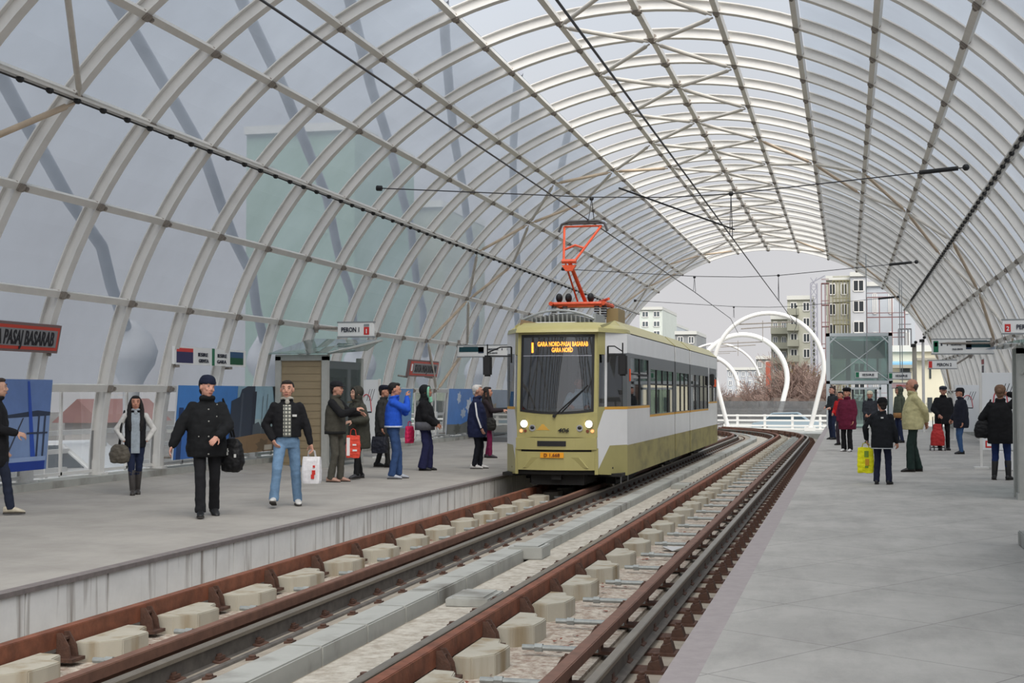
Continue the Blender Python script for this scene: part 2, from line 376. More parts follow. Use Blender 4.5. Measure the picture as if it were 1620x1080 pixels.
m = MB(); m.box(XL-.02, XL+.11, 2, 76, -.035, .006); struct(m, 'platform_lip_left', M('dark_lip_concrete', (120, 112, 110), .85, var=.15, vs_=9))
m = MB(); m.box(XR+.2, 4.75, 1.2, 70, -.9, 0); struct(m, 'platform_right', PAVR)
m = MB(); m.box(XR, XR+.2, 1.2, 70, -.9, 0); struct(m, 'platform_edge_right', PINK)

YB, RB = 58., 30.          # where the tracks begin to bend left, radius
CXB = -3.8-RB
def path(x, y):
    """plan position of a line offset x at running length y"""
    if y <= YB: return V((x, y, 0))
    t = (y-YB)/RB; r = x-CXB; return V((CXB+r*cos(t), YB+r*sin(t), 0))
def ys(a, b, step=3.):
    o = [a]; y = a
    while y < min(b, YB)-step: y += step*2; o.append(min(y, YB))
    if b > YB:
        y = YB
        while y < b: o.append(y); y += 1.6
    o.append(b); return sorted(set(o))
def run(mb, prof, a, b, m=0, dz=0):
    """extrude an (x,z) outline along the track"""
    rings = []
    for y in ys(a, b): rings.append([path(px, y)+V((0, 0, pz+dz)) for px, pz in prof])
    return mb.loft(rings, m)
ZR = -.21                  # rail head
YE = 96.
m = MB(); run(m, [(XL+.1, -.7), (-.95, -.7), (-.95, -.43), (XL+.1, -.43)], 2, YE); struct(m, 'track_bed', SAND)
m = MB(); m.hexa([(-40, 76, -.75), (14, 70.2, -.75), (14, 110, -.75), (-40, 110, -.75), (-40, 76, -.44), (14, 70.2, -.44), (14, 110, -.44), (-40, 110, -.44)])
struct(m, 'bridge_deck', CURB)
m = MB(); run(m, [(-2.85, -.44), (-1.85, -.44), (-1.85, -.405), (-2.85, -.405)], 3, 80); tag(m.build('gravel_bed', GRAVEL), 'pale loose gravel with brown leaves between the rails of the right track', 'gravel', kind='stuff')
m = MB(); run(m, [(-5.75, -.44), (-4.75, -.44), (-4.75, -.42), (-5.75, -.42)], 3, 80); tag(m.build('gravel_bed', GRAVEL), 'brownish gravel between the rails of the left track', 'gravel', kind='stuff')
m = MB(); run(m, [(-3.75, -.44), (-3.12, -.44), (-3.12, -.39), (-3.75, -.40)], 3, 80); struct(m, 'median_strip', M('pale_rubble_concrete', (196, 190, 178), .9, c2=(160, 150, 136), vs_=9, bump=.6, bs=40))
m = MB(); run(m, [(-4.62, -.44), (-3.95, -.44), (-3.95, -.30), (-4.42, -.365), (-4.62, -.375)], 3, 80); struct(m, 'median_slab', SAND)
# kerb blocks in the middle
y = 4.; n = 0; ker = []
KT, KB = -.28, -.49
rr = random.Random(5)
while y < 70:
    n = rr.choice([1.0, 1.0, 1.35, 2.0]); x0 = -4.10 if y < 16.6 else -4.0
    q = MB(); 
    if y < YB: q.box(x0, x0+.28, y+.01, y+n-.01, KB, KT)
    else: q.loft([[path(px_, yy)+V((0, 0, pz_)) for px_, pz_ in ((x0, KB), (x0+.28, KB), (x0+.28, KT), (x0, KT))] for yy in (y+.01, y+n-.01)])
    o = q.build('kerb_block', CURB, bevel=.012); tag(o, 'grey concrete kerb block in the raised line between the tracks', 'kerb', 'kerb blocks between the two tracks'); y += n
for (x, y, sx, sy, lab) in ((-3.48, 12.8, .42, .62, 'flat concrete cover slab beside the nearest kerb blocks'), (-3.80, 16.5, .42, .5, 'concrete cover block where the kerb line steps sideways'), (-3.42, 29.4, .4, .9, 'small concrete slab halfway along the kerb, beside the tram')):
    q = MB(); q.box(x-sx/2, x+sx/2, y-sy/2, y+sy/2, -.40, -.25 if x < -3.6 else -.32); q.box(x-sx/2+.05, x+sx/2-.05, y-sy/2+.05, y+sy/2-.05, -.33, -.24 if x < -3.6 else -.305)
    tag(q.build('cover_slab', CURB, bevel=.01), lab, 'slab')
# rails with fasteners
def chair_mesh():
    q = MB(); q.box(-.17, .17, -.09, .09, -.215, -.19); q.tube([(.10, 0, -.19), (.10, 0, -.10)], .02, 6); q.tube([(-.10, 0, -.19), (-.10, 0, -.10)], .02, 6)
    for s in (-1, 1):
        q.prism([(.05*s, -.19), (.15*s, -.19), (.13*s, -.13), (.06*s, -.15)], lambda a, b: (a, -.06, b), lambda a, b: (a, .06, b))
        q.box(min(.075*s, .125*s), max(.075*s, .125*s), -.03, .03, -.14, -.115)
    o = q.build('f', RUSTD); d = o.data; bpy.data.objects.remove(o); return d
chair_d = chair_mesh()
q = MB(); q.box(-.06, .06, -.05, .05, -.2, -.12); q.tube([(0, 0, -.13), (0, 0, -.06)], .028, 7); q.box(-.035, .035, -.035, .035, -.1, -.075)
o = q.build('f', RUSTD); bolt_d = o.data; bpy.data.objects.remove(o)
def rail(x, label, out, a=3.2, b=YE):
    q = MB()
    head = [(-.036, 0), (-.036, -.03), (-.012, -.045), (-.010, -.145), (-.07, -.165), (-.07, -.175), (.07, -.175), (.07, -.165), (.010, -.145), (.012, -.045), (.036, -.03), (.036, 0)]
    top = [(-.036, -.006), (-.036, -.034), (.036, -.034), (.036, -.006), (.03, .001), (-.03, .001)]
    run(q, [(x+p, ZR+z) for p, z in top], a, b, 0); run(q, [(x-.011, ZR-.03), (x-.011, ZR-.15), (x-.07, ZR-.165), (x-.07, ZR-.175), (x+.07, ZR-.175), (x+.07, ZR-.165), (x+.011, ZR-.15), (x+.011, ZR-.03)], a, b, 1)
    o = q.build('rail', [RAILT, RAILS]); tag(o, label, 'rail')
    y = 5.2; n = 0
    while y < 70 and n < 94:
        p = path(x+out*.10, y); e = bpy.data.objects.new('rail_fastener', chair_d if abs(x+1.59) < .01 or abs(x+4.53) < .01 else bolt_d); COL.objects.link(e); e.parent = o
        e.location = (p.x, p.y, ZR)
        if abs(x+4.53) < .01: e.scale = (1.35, 1.5, 1.0); e.location.x += .05
        else: e.scale = (1.1, 1.25, 1.25); e.location.z += .04
        if y > YB: e.rotation_euler = (0, 0, (y-YB)/RB)
        y += .70; n += 1
    return o
rail(-1.59, 'worn steel rail nearest the right platform', 1)
rail(-3.025, 'dark steel rail beside the rubble strip in the middle', -1)
rail(-4.53, 'grey brown rail with fasteners on the kerb side, running under the tram', 1)
rail(-5.965, 'thin visible rail head tight against the left platform face', -1)
# guard rails with brackets
def guard(x, s, label, mat, a=3.2, b=94):
    """s = side (+1/-1) the brackets stand on"""
    q = MB(); run(q, [(x-.04, ZR+.04), (x+.04, ZR+.04), (x+.04, ZR+.055), (x-.04, ZR+.055)], a, b)
    run(q, [(x+s*.04-.008, ZR+.05), (x+s*.04+.008, ZR+.05), (x+s*.04+.008, ZR-.08), (x+s*.04-.008, ZR-.08)], a, b)
    run(q, [(x-s*.04-.008, ZR+.05), (x-s*.04+.008, ZR+.05), (x-s*.04+.008, ZR-.02), (x-s*.04-.008, ZR-.02)], a, b)
    o = q.build('guard_rail', mat); tag(o, label, 'guard rail')
    q = MB(); pr = [(.045*s, .03), (.09*s, .035), (.15*s, -.06), (.17*s, -.17), (.045*s, -.17)]
    for yy in (-.05, .05): q.prism(pr, lambda a_, b_: (a_, yy-.007, b_), lambda a_, b_: (a_, yy+.007, b_))
    q.prism([(-.05, -.15), (.2, -.15), (.2, -.175), (-.05, -.175)] if s > 0 else [(.05, -.15), (-.2, -.15), (-.2, -.175), (.05, -.175)], lambda a_, b_: (a_, -.09, b_), lambda a_, b_: (a_, .09, b_))
    q.box(min(.05*s, .1*s), max(.05*s, .1*s), -.05, .05, -.02, -.0)
    b0 = q.build('bracket', RUSTD, None); bd = b0.data; bpy.data.objects.remove(b0)
    y = 4.25; n = 0
    while y < 70:
        p = path(x, y); e = bpy.data.objects.new('bracket', bd); COL.objects.link(e); e.parent = o; e.location = (p.x, p.y, ZR)
        if y > YB: e.rotation_euler = (0, 0, (y-YB)/RB)
        y += 1.25; n += 1
    return o
guard(-2.83, 1, 'rust red guard rail with triangular brackets, left side of the right track', RUST)
guard(-1.80, -1, 'brown guard rail beside the rail nearest the right platform', RUSTM)
guard(-5.77, 1, 'rust red guard rail with brackets against the left platform', RUST)
guard(-4.72, -1, 'thin brown guard rail beside the kerb side rail of the left track', RUSTM)
# concrete sleeper blocks
def block(x, y, s, mir, lab, grp):
    q = MB(); h = .19 if mir == 1 else .17
    p = [(-.14, -.30), (.0, -.30), (.13, -.16), (.15, .0), (.15, .14), (.05, .20), (.02, .34), (-.14, .36)]
    f = lambda z: (lambda a, b: path(x, y)+V((a*s, b*1.2, z)))
    q.prism(p, f(-.44), f(-.44+h)); o = q.build('sleeper_block', BLOCK, bevel=.008)
    return tag(o, lab, 'concrete block', grp)
y = 4.75
while y < 66:
    block(-2.58, y, 1, 1, 'stained concrete support block below the rust red guard rail of the right track', 'support blocks along the right track')
    block(-5.53, y, 1.15, 2, 'stained concrete support block below the guard rail beside the left platform', 'support blocks along the left track')
    y += 1.25
y = 4.1; q0 = None
while y < 66:
    for xa, xb, lb_ in ((-2.44, -1.85, 'galvanised tie rod across the gravel of the right track'), (-5.36, -4.8, 'galvanised tie rod across the left track')):
        q = MB(); q.tube([(xa, y, -.34), (xb, y, -.34)], .022, 8); q.tube([(xa+.1, y, -.34), (xa+.16, y, -.34)], .034, 6)
        tag(q.build('tie_rod', PIPE, smooth=True), lb_, 'rod', 'tie rods of the right track' if xa > -3 else 'tie rods of the left track')
    y += 1.25
# pipe beside the left track
q = MB(); run(q, [(-4.36+.035*cos(t*pi/4), -.36+.035*sin(t*pi/4)) for t in range(8)], 3.5, 60); tag(q.build('conduit_pipe', RAILS, smooth=True), 'dark conduit pipe lying beside the kerb side rail', 'pipe')
# leaves and litter
q = MB(); rr = random.Random(11)
for i in range(900):
    y = 6+rr.random()**1.6*45; x = rr.choice([-2.35, -2.35, -2.35, -5.2])+rr.uniform(-.45, .45)
    if noise.noise(V((x*1.5, y*.9, 3))) < .05: continue
    s = rr.uniform(.012, .035); a = rr.random()*6.28; z = -.40+rr.random()*.01
    q.add([(x+s*cos(a+t), y+s*sin(a+t), z+rr.random()*.012) for t in (0, 1.6, 3.1, 4.7)], [(0, 1, 2, 3)])
tag(q.build('fallen_leaves', M('rust_red_leaves', (128, 74, 58), .9, var=.3, vs_=30), fix=False), 'scattered rust red leaves lying on the gravel', 'leaves', kind='stuff')
def crumple(x, y, z, s, label):
    q = MB(); rr = random.Random(int(y*10)); pts = []
    for i in range(14): pts.append(V((rr.gauss(0, s), rr.gauss(0, s*.8), abs(rr.gauss(0, s*.25)))))
    bm = bmesh.new()
    for p in pts: bm.verts.new(p+V((x, y, z)))
    bmesh.ops.convex_hull(bm, input=bm.verts); me = bpy.data.meshes.new('litter'); bm.to_mesh(me); bm.free(); me.materials.append(M('pale_plastic_film', (206, 210, 214), .4))
    o = bpy.data.objects.new('plastic_litter', me); COL.objects.link(o); tag(o, label, 'litter')
crumple(-2.2, 17.6, -.40, .12, 'crumpled pale plastic lying on the gravel of the right track')
crumple(-5.05, 12.1, -.41, .02, 'tiny white scrap of litter beside the left track blocks')

# ============================================================ the tram
XC, YN, HW = -5.22, 24.8, 1.17
tram = thing('tram', (XC, YN, ZR), 'olive green and white tram with lit headlamps at the left platform', 'tram')
def fy(x, z, off=0):
    return YN+.13*(x/.76)**2+max(0, z-1.25)*.09-(.06 if z < .80 else 0)-off
def patch(mb, x0, x1, z0, z1, off=0, th=.03, nx=8, nz=3, m=0, zf=None):
    """curved front panel between x0..x1 (relative) and z0..z1"""
    for i in range(nx):
        for k in range(nz):
            a, b = x0+(x1-x0)*i/nx, x0+(x1-x0)*(i+1)/nx
            def zz(x, t): return (zf(x)+(z1-zf(x))*t) if zf else z0+(z1-z0)*t
            q = [(a, zz(a, k/nz)), (b, zz(b, k/nz)), (b, zz(b, (k+1)/nz)), (a, zz(a, (k+1)/nz))]
            mb.hexa([(XC+x, fy(x, z, off), z) for x, z in q]+[(XC+x, fy(x, z, off)+th, z) for x, z in q], m)
    return mb
q = MB(); patch(q, -.76, .76, .80, 1.25); patch(q, -.76, -.69, 1.25, 2.70, nx=1, nz=6); patch(q, .69, .76, 1.25, 2.70, nx=1, nz=6); patch(q, -.76, .76, 2.69, 2.80)
patch(q, -.70, .70, 1.20, 1.27, off=.002, zf=None); q.build('front_mask', OLIVE, tram, smooth=True)
q = MB()
rc = [(-1.17, 25.84), (-.78, 24.93), (0, 24.86), (.78, 24.93), (1.17, 25.84)]
lo = [V((XC+a, b, 2.74)) for a, b in rc]+[V((XC+1.17, 26.3, 2.74)), V((XC-1.17, 26.3, 2.74))]
mi = [V((XC+a*.99, b+.04, 2.82)) for a, b in rc]+[V((XC+1.15, 26.3, 2.82)), V((XC-1.15, 26.3, 2.82))]
hi = [V((XC+a*.86, b+.22, 2.93)) for a, b in rc]+[V((XC+1.0, 26.3, 2.95)), V((XC-1.0, 26.3, 2.95))]
q.loft([lo, mi, hi]); q.build('roof_cap', OLIVE, tram, smooth=True)
q = MB(); q.prism([(-1.02, 2.86), (-.66, 2.93), (-1.0, 3.0)], lambda a, b: (XC+a+.25, 25.2, b), lambda a, b: (XC+a+.25, 25.5, b)); q.build('roof_flap', M('brown_edge_panel', (130, 110, 84), .6), tram)
q = MB(); patch(q, -.76, .76, .575, .79, off=.02, nz=1); q.box(XC-.74, XC+.74, fy(0, .5)+.12, fy(0, .5)+.3, .2, .8); q.build('bumper', OLIVE, tram, smooth=True)
q = MB(); patch(q, -.72, .72, .20, .535, off=.015, nz=1); 
q.prism([(-.62, .24), (.62, .24), (.46, .43), (-.46, .43)], lambda a, b: (XC+a, fy(a, .3, .018), b), lambda a, b: (XC+a*.96, fy(a, .3, .042), b+.005)); q.build('lower_bumper_panel', OLIVE, tram)
q = MB(); patch(q, -.78, -.72, .12, .60, off=.0, nx=1, nz=2); patch(q, .72, .78, .12, .60, nx=1, nz=2); q.build('bumper_post', OLIVE, tram)
q = MB(); patch(q, -.73, .73, .53, .58, off=-.02, nz=1); patch(q, -.74, .74, .12, .21, off=-.05, nz=1); q.build('bumper_gap', DARK, tram)
zf = lambda x: 1.225+.05*(x/.69)**2
q = MB()
for i in range(16):
    for k in range(8):
        c = []
        for di, dk in ((0, 0), (1, 0), (1, 1), (0, 1)):
            x = -.655+1.31*(i+di)/16; zb = zf(x)+.035; z = zb+(2.65-zb)*(k+dk)/8; c.append((XC+x, fy(x, max(z, 1.26), .004), z))
        q.add(c, [(0, 1, 2, 3)])
ws = q.build('windscreen', GL_W, tram, fix=False)
bm = bmesh.new(); bm.from_mesh(ws.data); bmesh.ops.remove_doubles(bm, verts=bm.verts, dist=.0005); bm.to_mesh(ws.data); bm.free()
for p_ in ws.data.polygons: p_.use_smooth = True
q = MB(); patch(q, -.695, -.65, 1.25, 2.70, off=.008, th=.02, nx=1, nz=6, zf=zf); patch(q, .65, .695, 1.25, 2.70, off=.008, th=.02, nx=1, nz=6, zf=zf)
patch(q, -.69, .69, 2.645, 2.70, off=.008, nz=1)
for i in range(10):
    a, b = -.69+.138*i, -.69+.138*(i+1); q.hexa([(XC+a, fy(a, zf(a), .009), zf(a)), (XC+b, fy(b, zf(b), .009), zf(b)), (XC+b, fy(b, 1.3, .009), zf(b)+.045), (XC+a, fy(a, 1.3, .009), zf(a)+.045), (XC+a, fy(a, zf(a), -.02), zf(a)), (XC+b, fy(b, zf(b), -.02), zf(b)), (XC+b, fy(b, 1.3, -.02), zf(b)+.045), (XC+a, fy(a, 1.3, -.02), zf(a)+.045)])
q.build('windscreen_gasket', BLK, tram)
q = MB(); patch(q, -.65, .65, 2.30, 2.31, off=.007, th=.004, nz=1); q.build('windscreen_line', M('pale_line', (170, 170, 180), .5), tram)
# destination display
disp = MB().box(XC-.60, XC+.60, YN+.24, YN+.36, 2.34, 2.62).build('destination_display', M('display_black', (16, 14, 14), .5), tram)
AMB = M('amber_leds', (255, 140, 30), emit=(255, 150, 40), es=5)
text('1', .19, (XC-.485, YN+.235, 2.37), (1, 0, 0), (0, 0, 1), AMB, disp)
text('GARA NORD-PASAJ BASARAB', .085, (XC+.09, YN+.235, 2.485), (1, 0, 0), (0, 0, 1), AMB, disp, width=.96)
text('GARA NORD', .085, (XC+.08, YN+.235, 2.375), (1, 0, 0), (0, 0, 1), AMB, disp, width=.40)
# lamps
HL = M('lit_headlamp', (255, 244, 214), emit=(255, 226, 170), es=16); CHR = M('chrome_ring', (190, 190, 190), .2, metal=.9)
for s in (-1, 1):
    x = .61*s; y = fy(x, 1.04); h = MB(); h.tube([(XC+x, y-.015, 1.045), (XC+x, y+.03, 1.045)], .078, 18); hp = h.build('headlamp', CHR, tram, smooth=True)
    h = MB(); h.ell((XC+x, y-.012, 1.045), (.066, .02, .066), 16, 8); h.build('lamp_lens', HL, hp, smooth='all')
    x = .445*s; y = fy(x, .96); h = MB(); h.tube([(XC+x, y-.012, .97), (XC+x, y+.03, .97)], .062, 18); hp = h.build('fog_lamp', CHR, tram, smooth=True)
    h = MB(); h.ell((XC+x, y-.012, .975), (.04, .02, .034), 14, 8); h.build('lamp_lens', BLK, hp, smooth='all')
    for xx, c in ((.67, M('amber_lens', (236, 170, 110), emit=(255, 150, 90), es=1.2)), (.585, M('brown_lens', (120, 66, 44), .3))):
        h = MB(); x = xx*s; y = fy(x, .92); h.tube([(XC+x, y-.012, .915), (XC+x, y+.02, .915)], .03, 12); h.build('indicator_lamp', c, tram, smooth=True)
q = MB(); patch(q, -.33, .21, .64, .735, off=.03, th=.03, nz=1)
g = q.build('grille', M('dark_grille', (58, 58, 60), .6), tram)
q = MB()
for i in range(5): patch(q, -.33, .21, .648+.018*i, .655+.018*i, off=.036, th=.01, nz=1)
q.build('grille_slat', BLK, g)
q = MB(); patch(q, -.27, .17, .425, .525, off=.036, th=.012, nz=1); pl = q.build('number_plate', M('orange_plate', (232, 158, 30), .4), tram)
text('D 1.668', .062, (XC-.05, YN-.10, .447), (1, 0, 0), (0, 0, 1), M('plate_ink', (120, 60, 20), .6), pl, width=.30)
text('406', .075, (XC+.15, YN-.012, .895), (1, 0, 0), (0, 0, 1), BLK, tram, name='fleet_number', width=.21, shear=.25, ext=.006)
q = MB(); OC = M('ochre_crest', (206, 160, 70), .5)
for a, b, c in ((-.24, .93, .13), (-.24, .965, .09), (-.24, 1.0, .045)): q.prism([(a-c, b), (a+c, b), (a+c*.55, b+.04), (a-c*.55, b+.04)], lambda u, v: (XC+u, fy(u, v, .004), v), lambda u, v: (XC+u, fy(u, v, -.002), v))
q.build('city_crest', OC, tram)
# wiper
q = MB(); q.tube([(XC-.02, YN-.02, 1.19), (XC+.16, YN+.0, 1.36), (XC+.50, YN+.03, 1.66)], .012, 6); q.tube([(XC+.10, YN-.0, 1.24), (XC+.60, YN+.05, 1.76)], .014, 6); q.tube([(XC-.02, YN+.03, 1.19), (XC-.02, YN-.04, 1.19)], .03, 10)
q.build('wiper', BLK, tram, smooth=True)
# chamfered nose corners
def cham(s, u, z, off=0):
    a, b = V((.76, 24.93, 0)), V((HW, 25.84, 0)); p = a+(b-a)*u; n = V((b-a).yx.to_3d()); n.y = -n.y; n.normalize()
    back = max(0, z-1.25)*.09*(1-u)*.8
    p = p+n*off; return V((XC+s*p.x, p.y+back, z))
def cpoly(mb, s, pts, off=0, th=.03, m=0): mb.prism(pts, lambda u, z: cham(s, u, z, off), lambda u, z: cham(s, u, z, off-th), m)
for s in (-1, 1):
    q = MB(); cpoly(q, s, [(0, .95), (.2, 1.28), (.24, 1.30), (.24, 1.36), (.0, 1.36)]); cpoly(q, s, [(0, 2.33), (.24, 2.33), (.24, 2.76), (0, 2.78)]); cpoly(q, s, [(0, 1.36), (.04, 1.36), (.04, 2.33), (0, 2.33)])
    cpoly(q, s, [(.40, .64), (1, .64), (1, .06), (.05, .12), (.0, .16), (.03, .22)]); q.build('corner_panel', OLIVE, tram)
    q = MB(); cpoly(q, s, [(.24, 2.35), (1, 2.37), (1, 2.74), (.24, 2.76)]); cpoly(q, s, [(0, .95), (0, .14), (.03, .22), (.40, .64), (1, .64), (1, 1.31), (.24, 1.31), (.2, 1.28)]); cpoly(q, s, [(.24, 1.36), (.31, 1.36), (.31, 2.36), (.24, 2.36)]); q.build('white_corner_panel', TWHITE, tram)
    q = MB(); cpoly(q, s, [(.24, 1.31), (1, 1.31), (1, 1.36), (.24, 1.36)], off=.002); q.build('corner_stripe', YEL, tram)
    q = MB(); cpoly(q, s, [(.85, 1.36), (1, 1.36), (1, 2.37), (.85, 2.37)]); q.build('grey_pillar', TGREY, tram)
    q = MB(); cpoly(q, s, [(.31, 1.36), (.85, 1.36), (.85, 2.36), (.31, 2.36)], off=-.01, th=.01); q.build('cab_side_window', GL_T, tram)
    q = MB(); cpoly(q, s, [(.05, 1.36), (.18, 1.30), (.235, 1.38), (.235, 2.32), (.05, 2.32)], off=-.005, th=.012); q.build('quarter_window', GL_W, tram)
    q = MB(); q.tube([cham(s, .5, .22, .002), cham(s, .5, .22, -.02)], .02, 8); q.build('corner_fastener', BLK, tram)
# body sides
SECT = [(25.84, 33.22, [(26.3, 28.75, 1.37, 2.30, 2)]+[(29.05, 33.0, 1.17, 2.12, 4)]), (33.45, 36.45, [(33.6, 36.3, 1.17, 2.12, 3)]), (36.68, 44.4, [(36.85, 41.4, 1.17, 2.12, 4), (41.8, 44.1, 1.37, 2.12, 2)])]
hz = lambda y: 1.31 if (y < 28.9 or y > 41.5) else 1.11
for si, (ya_, yb_, wins) in enumerate(SECT):
    for s in (-1, 1):
        x0, x1 = XC+s*HW, XC+s*(HW-.035); lo_, hi_ = min(x0, x1), max(x0, x1)
        ycut = sorted({ya_, yb_, *(c for w_ in wins for c in w_[:2]), *(c for c in (28.9, 41.5) if ya_ < c < yb_)})
        om, wm, st, gr = MB(), MB(), MB(), MB()
        for a, b in zip(ycut, ycut[1:]):
            c = (a+b)/2; h = hz(c); om.box(lo_, hi_, a, b, .06, .63); wm.box(lo_, hi_, a, b, .63, h); st.box(lo_, hi_, a, b, h, h+.05); wm.box(lo_, hi_, a, b, 2.38, 2.74)
            W = [w_ for w_ in wins if w_[0] <= a+.01 and w_[1] >= b-.01]
            if W:
                gr.box(lo_, hi_, a, b, h+.05, W[0][2]) if W[0][2] > h+.05 else None
                gr.box(lo_, hi_, a, b, W[0][3], 2.38)
            else: (wm if c > 41.5 else gr).box(lo_, hi_, a, b, h+.05, 2.38)
        om.build('olive_skirt', OLIVED, tram); wm.build('white_side_panel', TWHITE, tram); st.build('ochre_stripe', YEL, tram); gr.build('grey_window_band', TGREY, tram)
        for (a, b, z0, z1, n) in wins:
            wd = (b-a)/n
            for i in range(n):
                xg = XC+s*(HW-.02); p = MB(); p.box(xg-.004, xg+.004, a+wd*i+.03, a+wd*(i+1)-.03, z0, z1); g = p.build('side_window', GL_T, tram)
                p = MB(); y1 = a+wd*(i+1); p.box(lo_, hi_, y1-.05, y1+.03 if i < n-1 else y1, z0 if i % 2 == n % 2 or si else z1-.32, z1)
                p.box(lo_, hi_, a+wd*i+.02, y1-.03, z1-.33, z1-.30); p.build('window_divider', BLK, g)
        # roof fairing
        y0 = ya_ if si else 25.9
        zt = 3.0
        q = MB(); A = [(HW, 2.76), (HW-.04, 2.76), (HW-.30, zt-.03), (HW-.26, zt)]
        q.prism(A, lambda a, b: (XC+s*a, y0+.03, b), lambda a, b: (XC+s*a, yb_-.02, b)); 
        if si == 0: q.add([(XC+s*HW, 25.84, 2.76), (XC+s*HW, 25.95, 2.76), (XC+s*(HW-.26), 25.95, 3.0), (XC+s*(HW-.36), 24.95, 2.86), (XC+s*(HW-.34), 25.2, 2.80)], [(0, 1, 2, 3, 4)])
        q.build('roof_fairing', OLIVE, tram)
        MB().box(XC+s*(HW-.02)-.012, XC+s*(HW-.02)+.012, ya_, yb_, 2.742, 2.762).build('roof_seam', DARK, tram)
    MB().box(XC-HW+.1, XC+HW-.1, ya_+.1, yb_, 2.72, 2.76).build('roof_panel', OLIVE, tram)
    MB().box(XC-HW+.03, XC+HW-.03, ya_-(.5 if si == 0 else 0), yb_, .06, .12).build('floor_panel', DARK, tram)
for a, b in ((33.22, 33.45), (36.45, 36.68)):
    q = MB(); n = 6
    for i in range(n):
        t = .02 if i % 2 else .05; q.box(XC-HW+t, XC+HW-t, a+(b-a)*i/n, a+(b-a)*(i+1)/n, .08, 2.74)
    q.build('bellows', M('bellows_rubber', (44, 46, 48), .7), tram)
    q = MB(); q.prism([(HW-.04, 2.76), (HW-.3, 3.0), (-HW+.3, 3.0), (-HW+.04, 2.76)], lambda u, v: (XC+u, a, v), lambda u, v: (XC+u, b, v)); q.build('roof_gap_seal', M('olive_seal', (140, 128, 70), .6), tram)
MB().box(XC-HW, XC+HW, 44.36, 44.42, .1, 2.74).build('rear_panel', TWHITE, tram)
# interior
SE = M('tram_seat_blue', (50, 58, 84), .7)
for i in range(9):
    for s in (-1, 1):
        y = 27.6+i*1.7
        if 33 < y < 37: continue
        x = XC+s*.72; q = MB(); q.box(x-.38, x+.38, y, y+.42, .52, .60); q.box(x-.38, x+.38, y+.38, y+.45, .55, 1.25); q.build('passenger_seat', SE, tram, bevel=.02)
for i in range(8):
    x = XC+(-.35 if i % 2 else .35); y = 27.3+2.1*i; q = MB(); q.tube([(x, y, .12), (x, y, 2.72)], .018, 8); q.build('grab_pole', GREYM, tram, smooth=True)
q = MB(); q.box(XC-HW+.06, XC-.05, 26.55, 26.6, .12, 2.7); q.box(XC+.55, XC+HW-.08, 26.55, 26.6, .12, 1.4); q.build('cab_partition', M('cab_dark_wall', (62, 64, 66), .7), tram)
q = MB(); q.prism([(YN+.35, .5), (YN+.75, .5), (YN+.75, 1.32), (YN+.3, 1.2)], lambda a, b: (XC-.68, a, b), lambda a, b: (XC+.68, a, b)); q.build('dashboard', M('console_wall_reflection', (92, 104, 102), .7), tram)  # dashboard's grey-green colour imitates the wall reflected in the lower windscreen
q = MB(); q.box(XC-.0, XC+.48, 26.08, 26.16, 1.1, 1.80); q.box(XC-.0, XC+.48, 25.65, 26.1, 1.06, 1.14); q.box(XC+.15, XC+.33, 25.8, 26.0, .12, 1.06); q.build('driver_seat', M('driver_seat_cloth', (46, 50, 60), .8), tram, bevel=.02)
q = MB(); q.tube([(XC+HW-.04, 26.2, 2.4), (XC+HW-.04, 26.2, 2.71)], .01, 5); q.build('cab_hook', DARK, tram)
# undercarriage
for yb0 in (27.6, 35.0, 41.6):
    q = MB(); q.box(XC-.95, XC+.95, yb0-1.1, yb0+1.1, -.06, .10); q.box(XC-.85, XC-.65, yb0-1.2, yb0+1.2, -.14, .05); q.box(XC+.65, XC+.85, yb0-1.2, yb0+1.2, -.14, .05); bg_ = q.build('bogie', DARK, tram)
    for dy in (-.9, .9):
        for s in (-1, 1):
            q = MB(); q.tube([(XC+s*.66, yb0+dy, ZR+.30), (XC+s*.76, yb0+dy, ZR+.30)], .30, 20); q.build('wheel', RAILT, bg_)
q = MB(); q.box(XC-.5, XC+.5, 24.98, 26.3, -.08, .12); q.box(XC-.9, XC+.9, 29.2, 33, -.05, .1); q.box(XC-.9, XC+.9, 37, 40, -.05, .1); q.box(XC-.09, XC+.09, 24.86, 25.2, .02, .14)
q.build('underframe', DARK, tram)
q = MB()
for y in (25.75, 26.6): q.prism([(-.03, .06), (.03, .06), (0, -.09)], lambda a, b: (XC+HW-.12, y+a, b), lambda a, b: (XC+HW-.1, y+a, b))
q.build('skirt_bracket', GREYM, tram)
# mirrors
for s, xx, yy in ((1, 1.20, 25.25), (-1, -1.42, 25.4)):
    q = MB(); a = V((XC+s*.92, 25.15, 2.48)); c = V((XC+xx, yy-.12, 2.48))
    q.tube([a, a+(c-a)*.45, c+V((0, 0, -.10)), c+V((0, 0, -.12))], .012, 6); q.tube([a-V((0, 0, .17)), c-V((0, 0, .16))], .012, 6); q.tube([c+V((0, 0, .06)), c-V((0, 0, .3))], .014, 6); q.tube([a, a-V((0, 0, .3))], .02, 6)
    ar = q.build('mirror_arm', BLK, tram, smooth=True)
    q = MB(); q.box(c.x-.085, c.x+.085, c.y-.04, c.y+.05, 1.93, 2.33); q.build('mirror', BLK, ar, bevel=.03)
    q = MB(); q.box(XC+s*(HW+.0)-.02, XC+s*(HW+.0)+.02, 26.12, 26.2, 1.84, 2.08); q.build('side_marker_lamp', M('orange_marker', (226, 88, 44), .4), tram, bevel=.01)
q = MB(); q.box(XC+HW, XC+HW+.12, 42.0, 42.25, 1.85, 2.2); q.build('rear_mirror', BLK, tram, bevel=.02)
q = MB(); q.box(XC+HW, XC+HW+.05, 43.4, 43.6, 1.82, 2.05); q.build('side_marker_lamp', MATS['orange_marker'], tram)
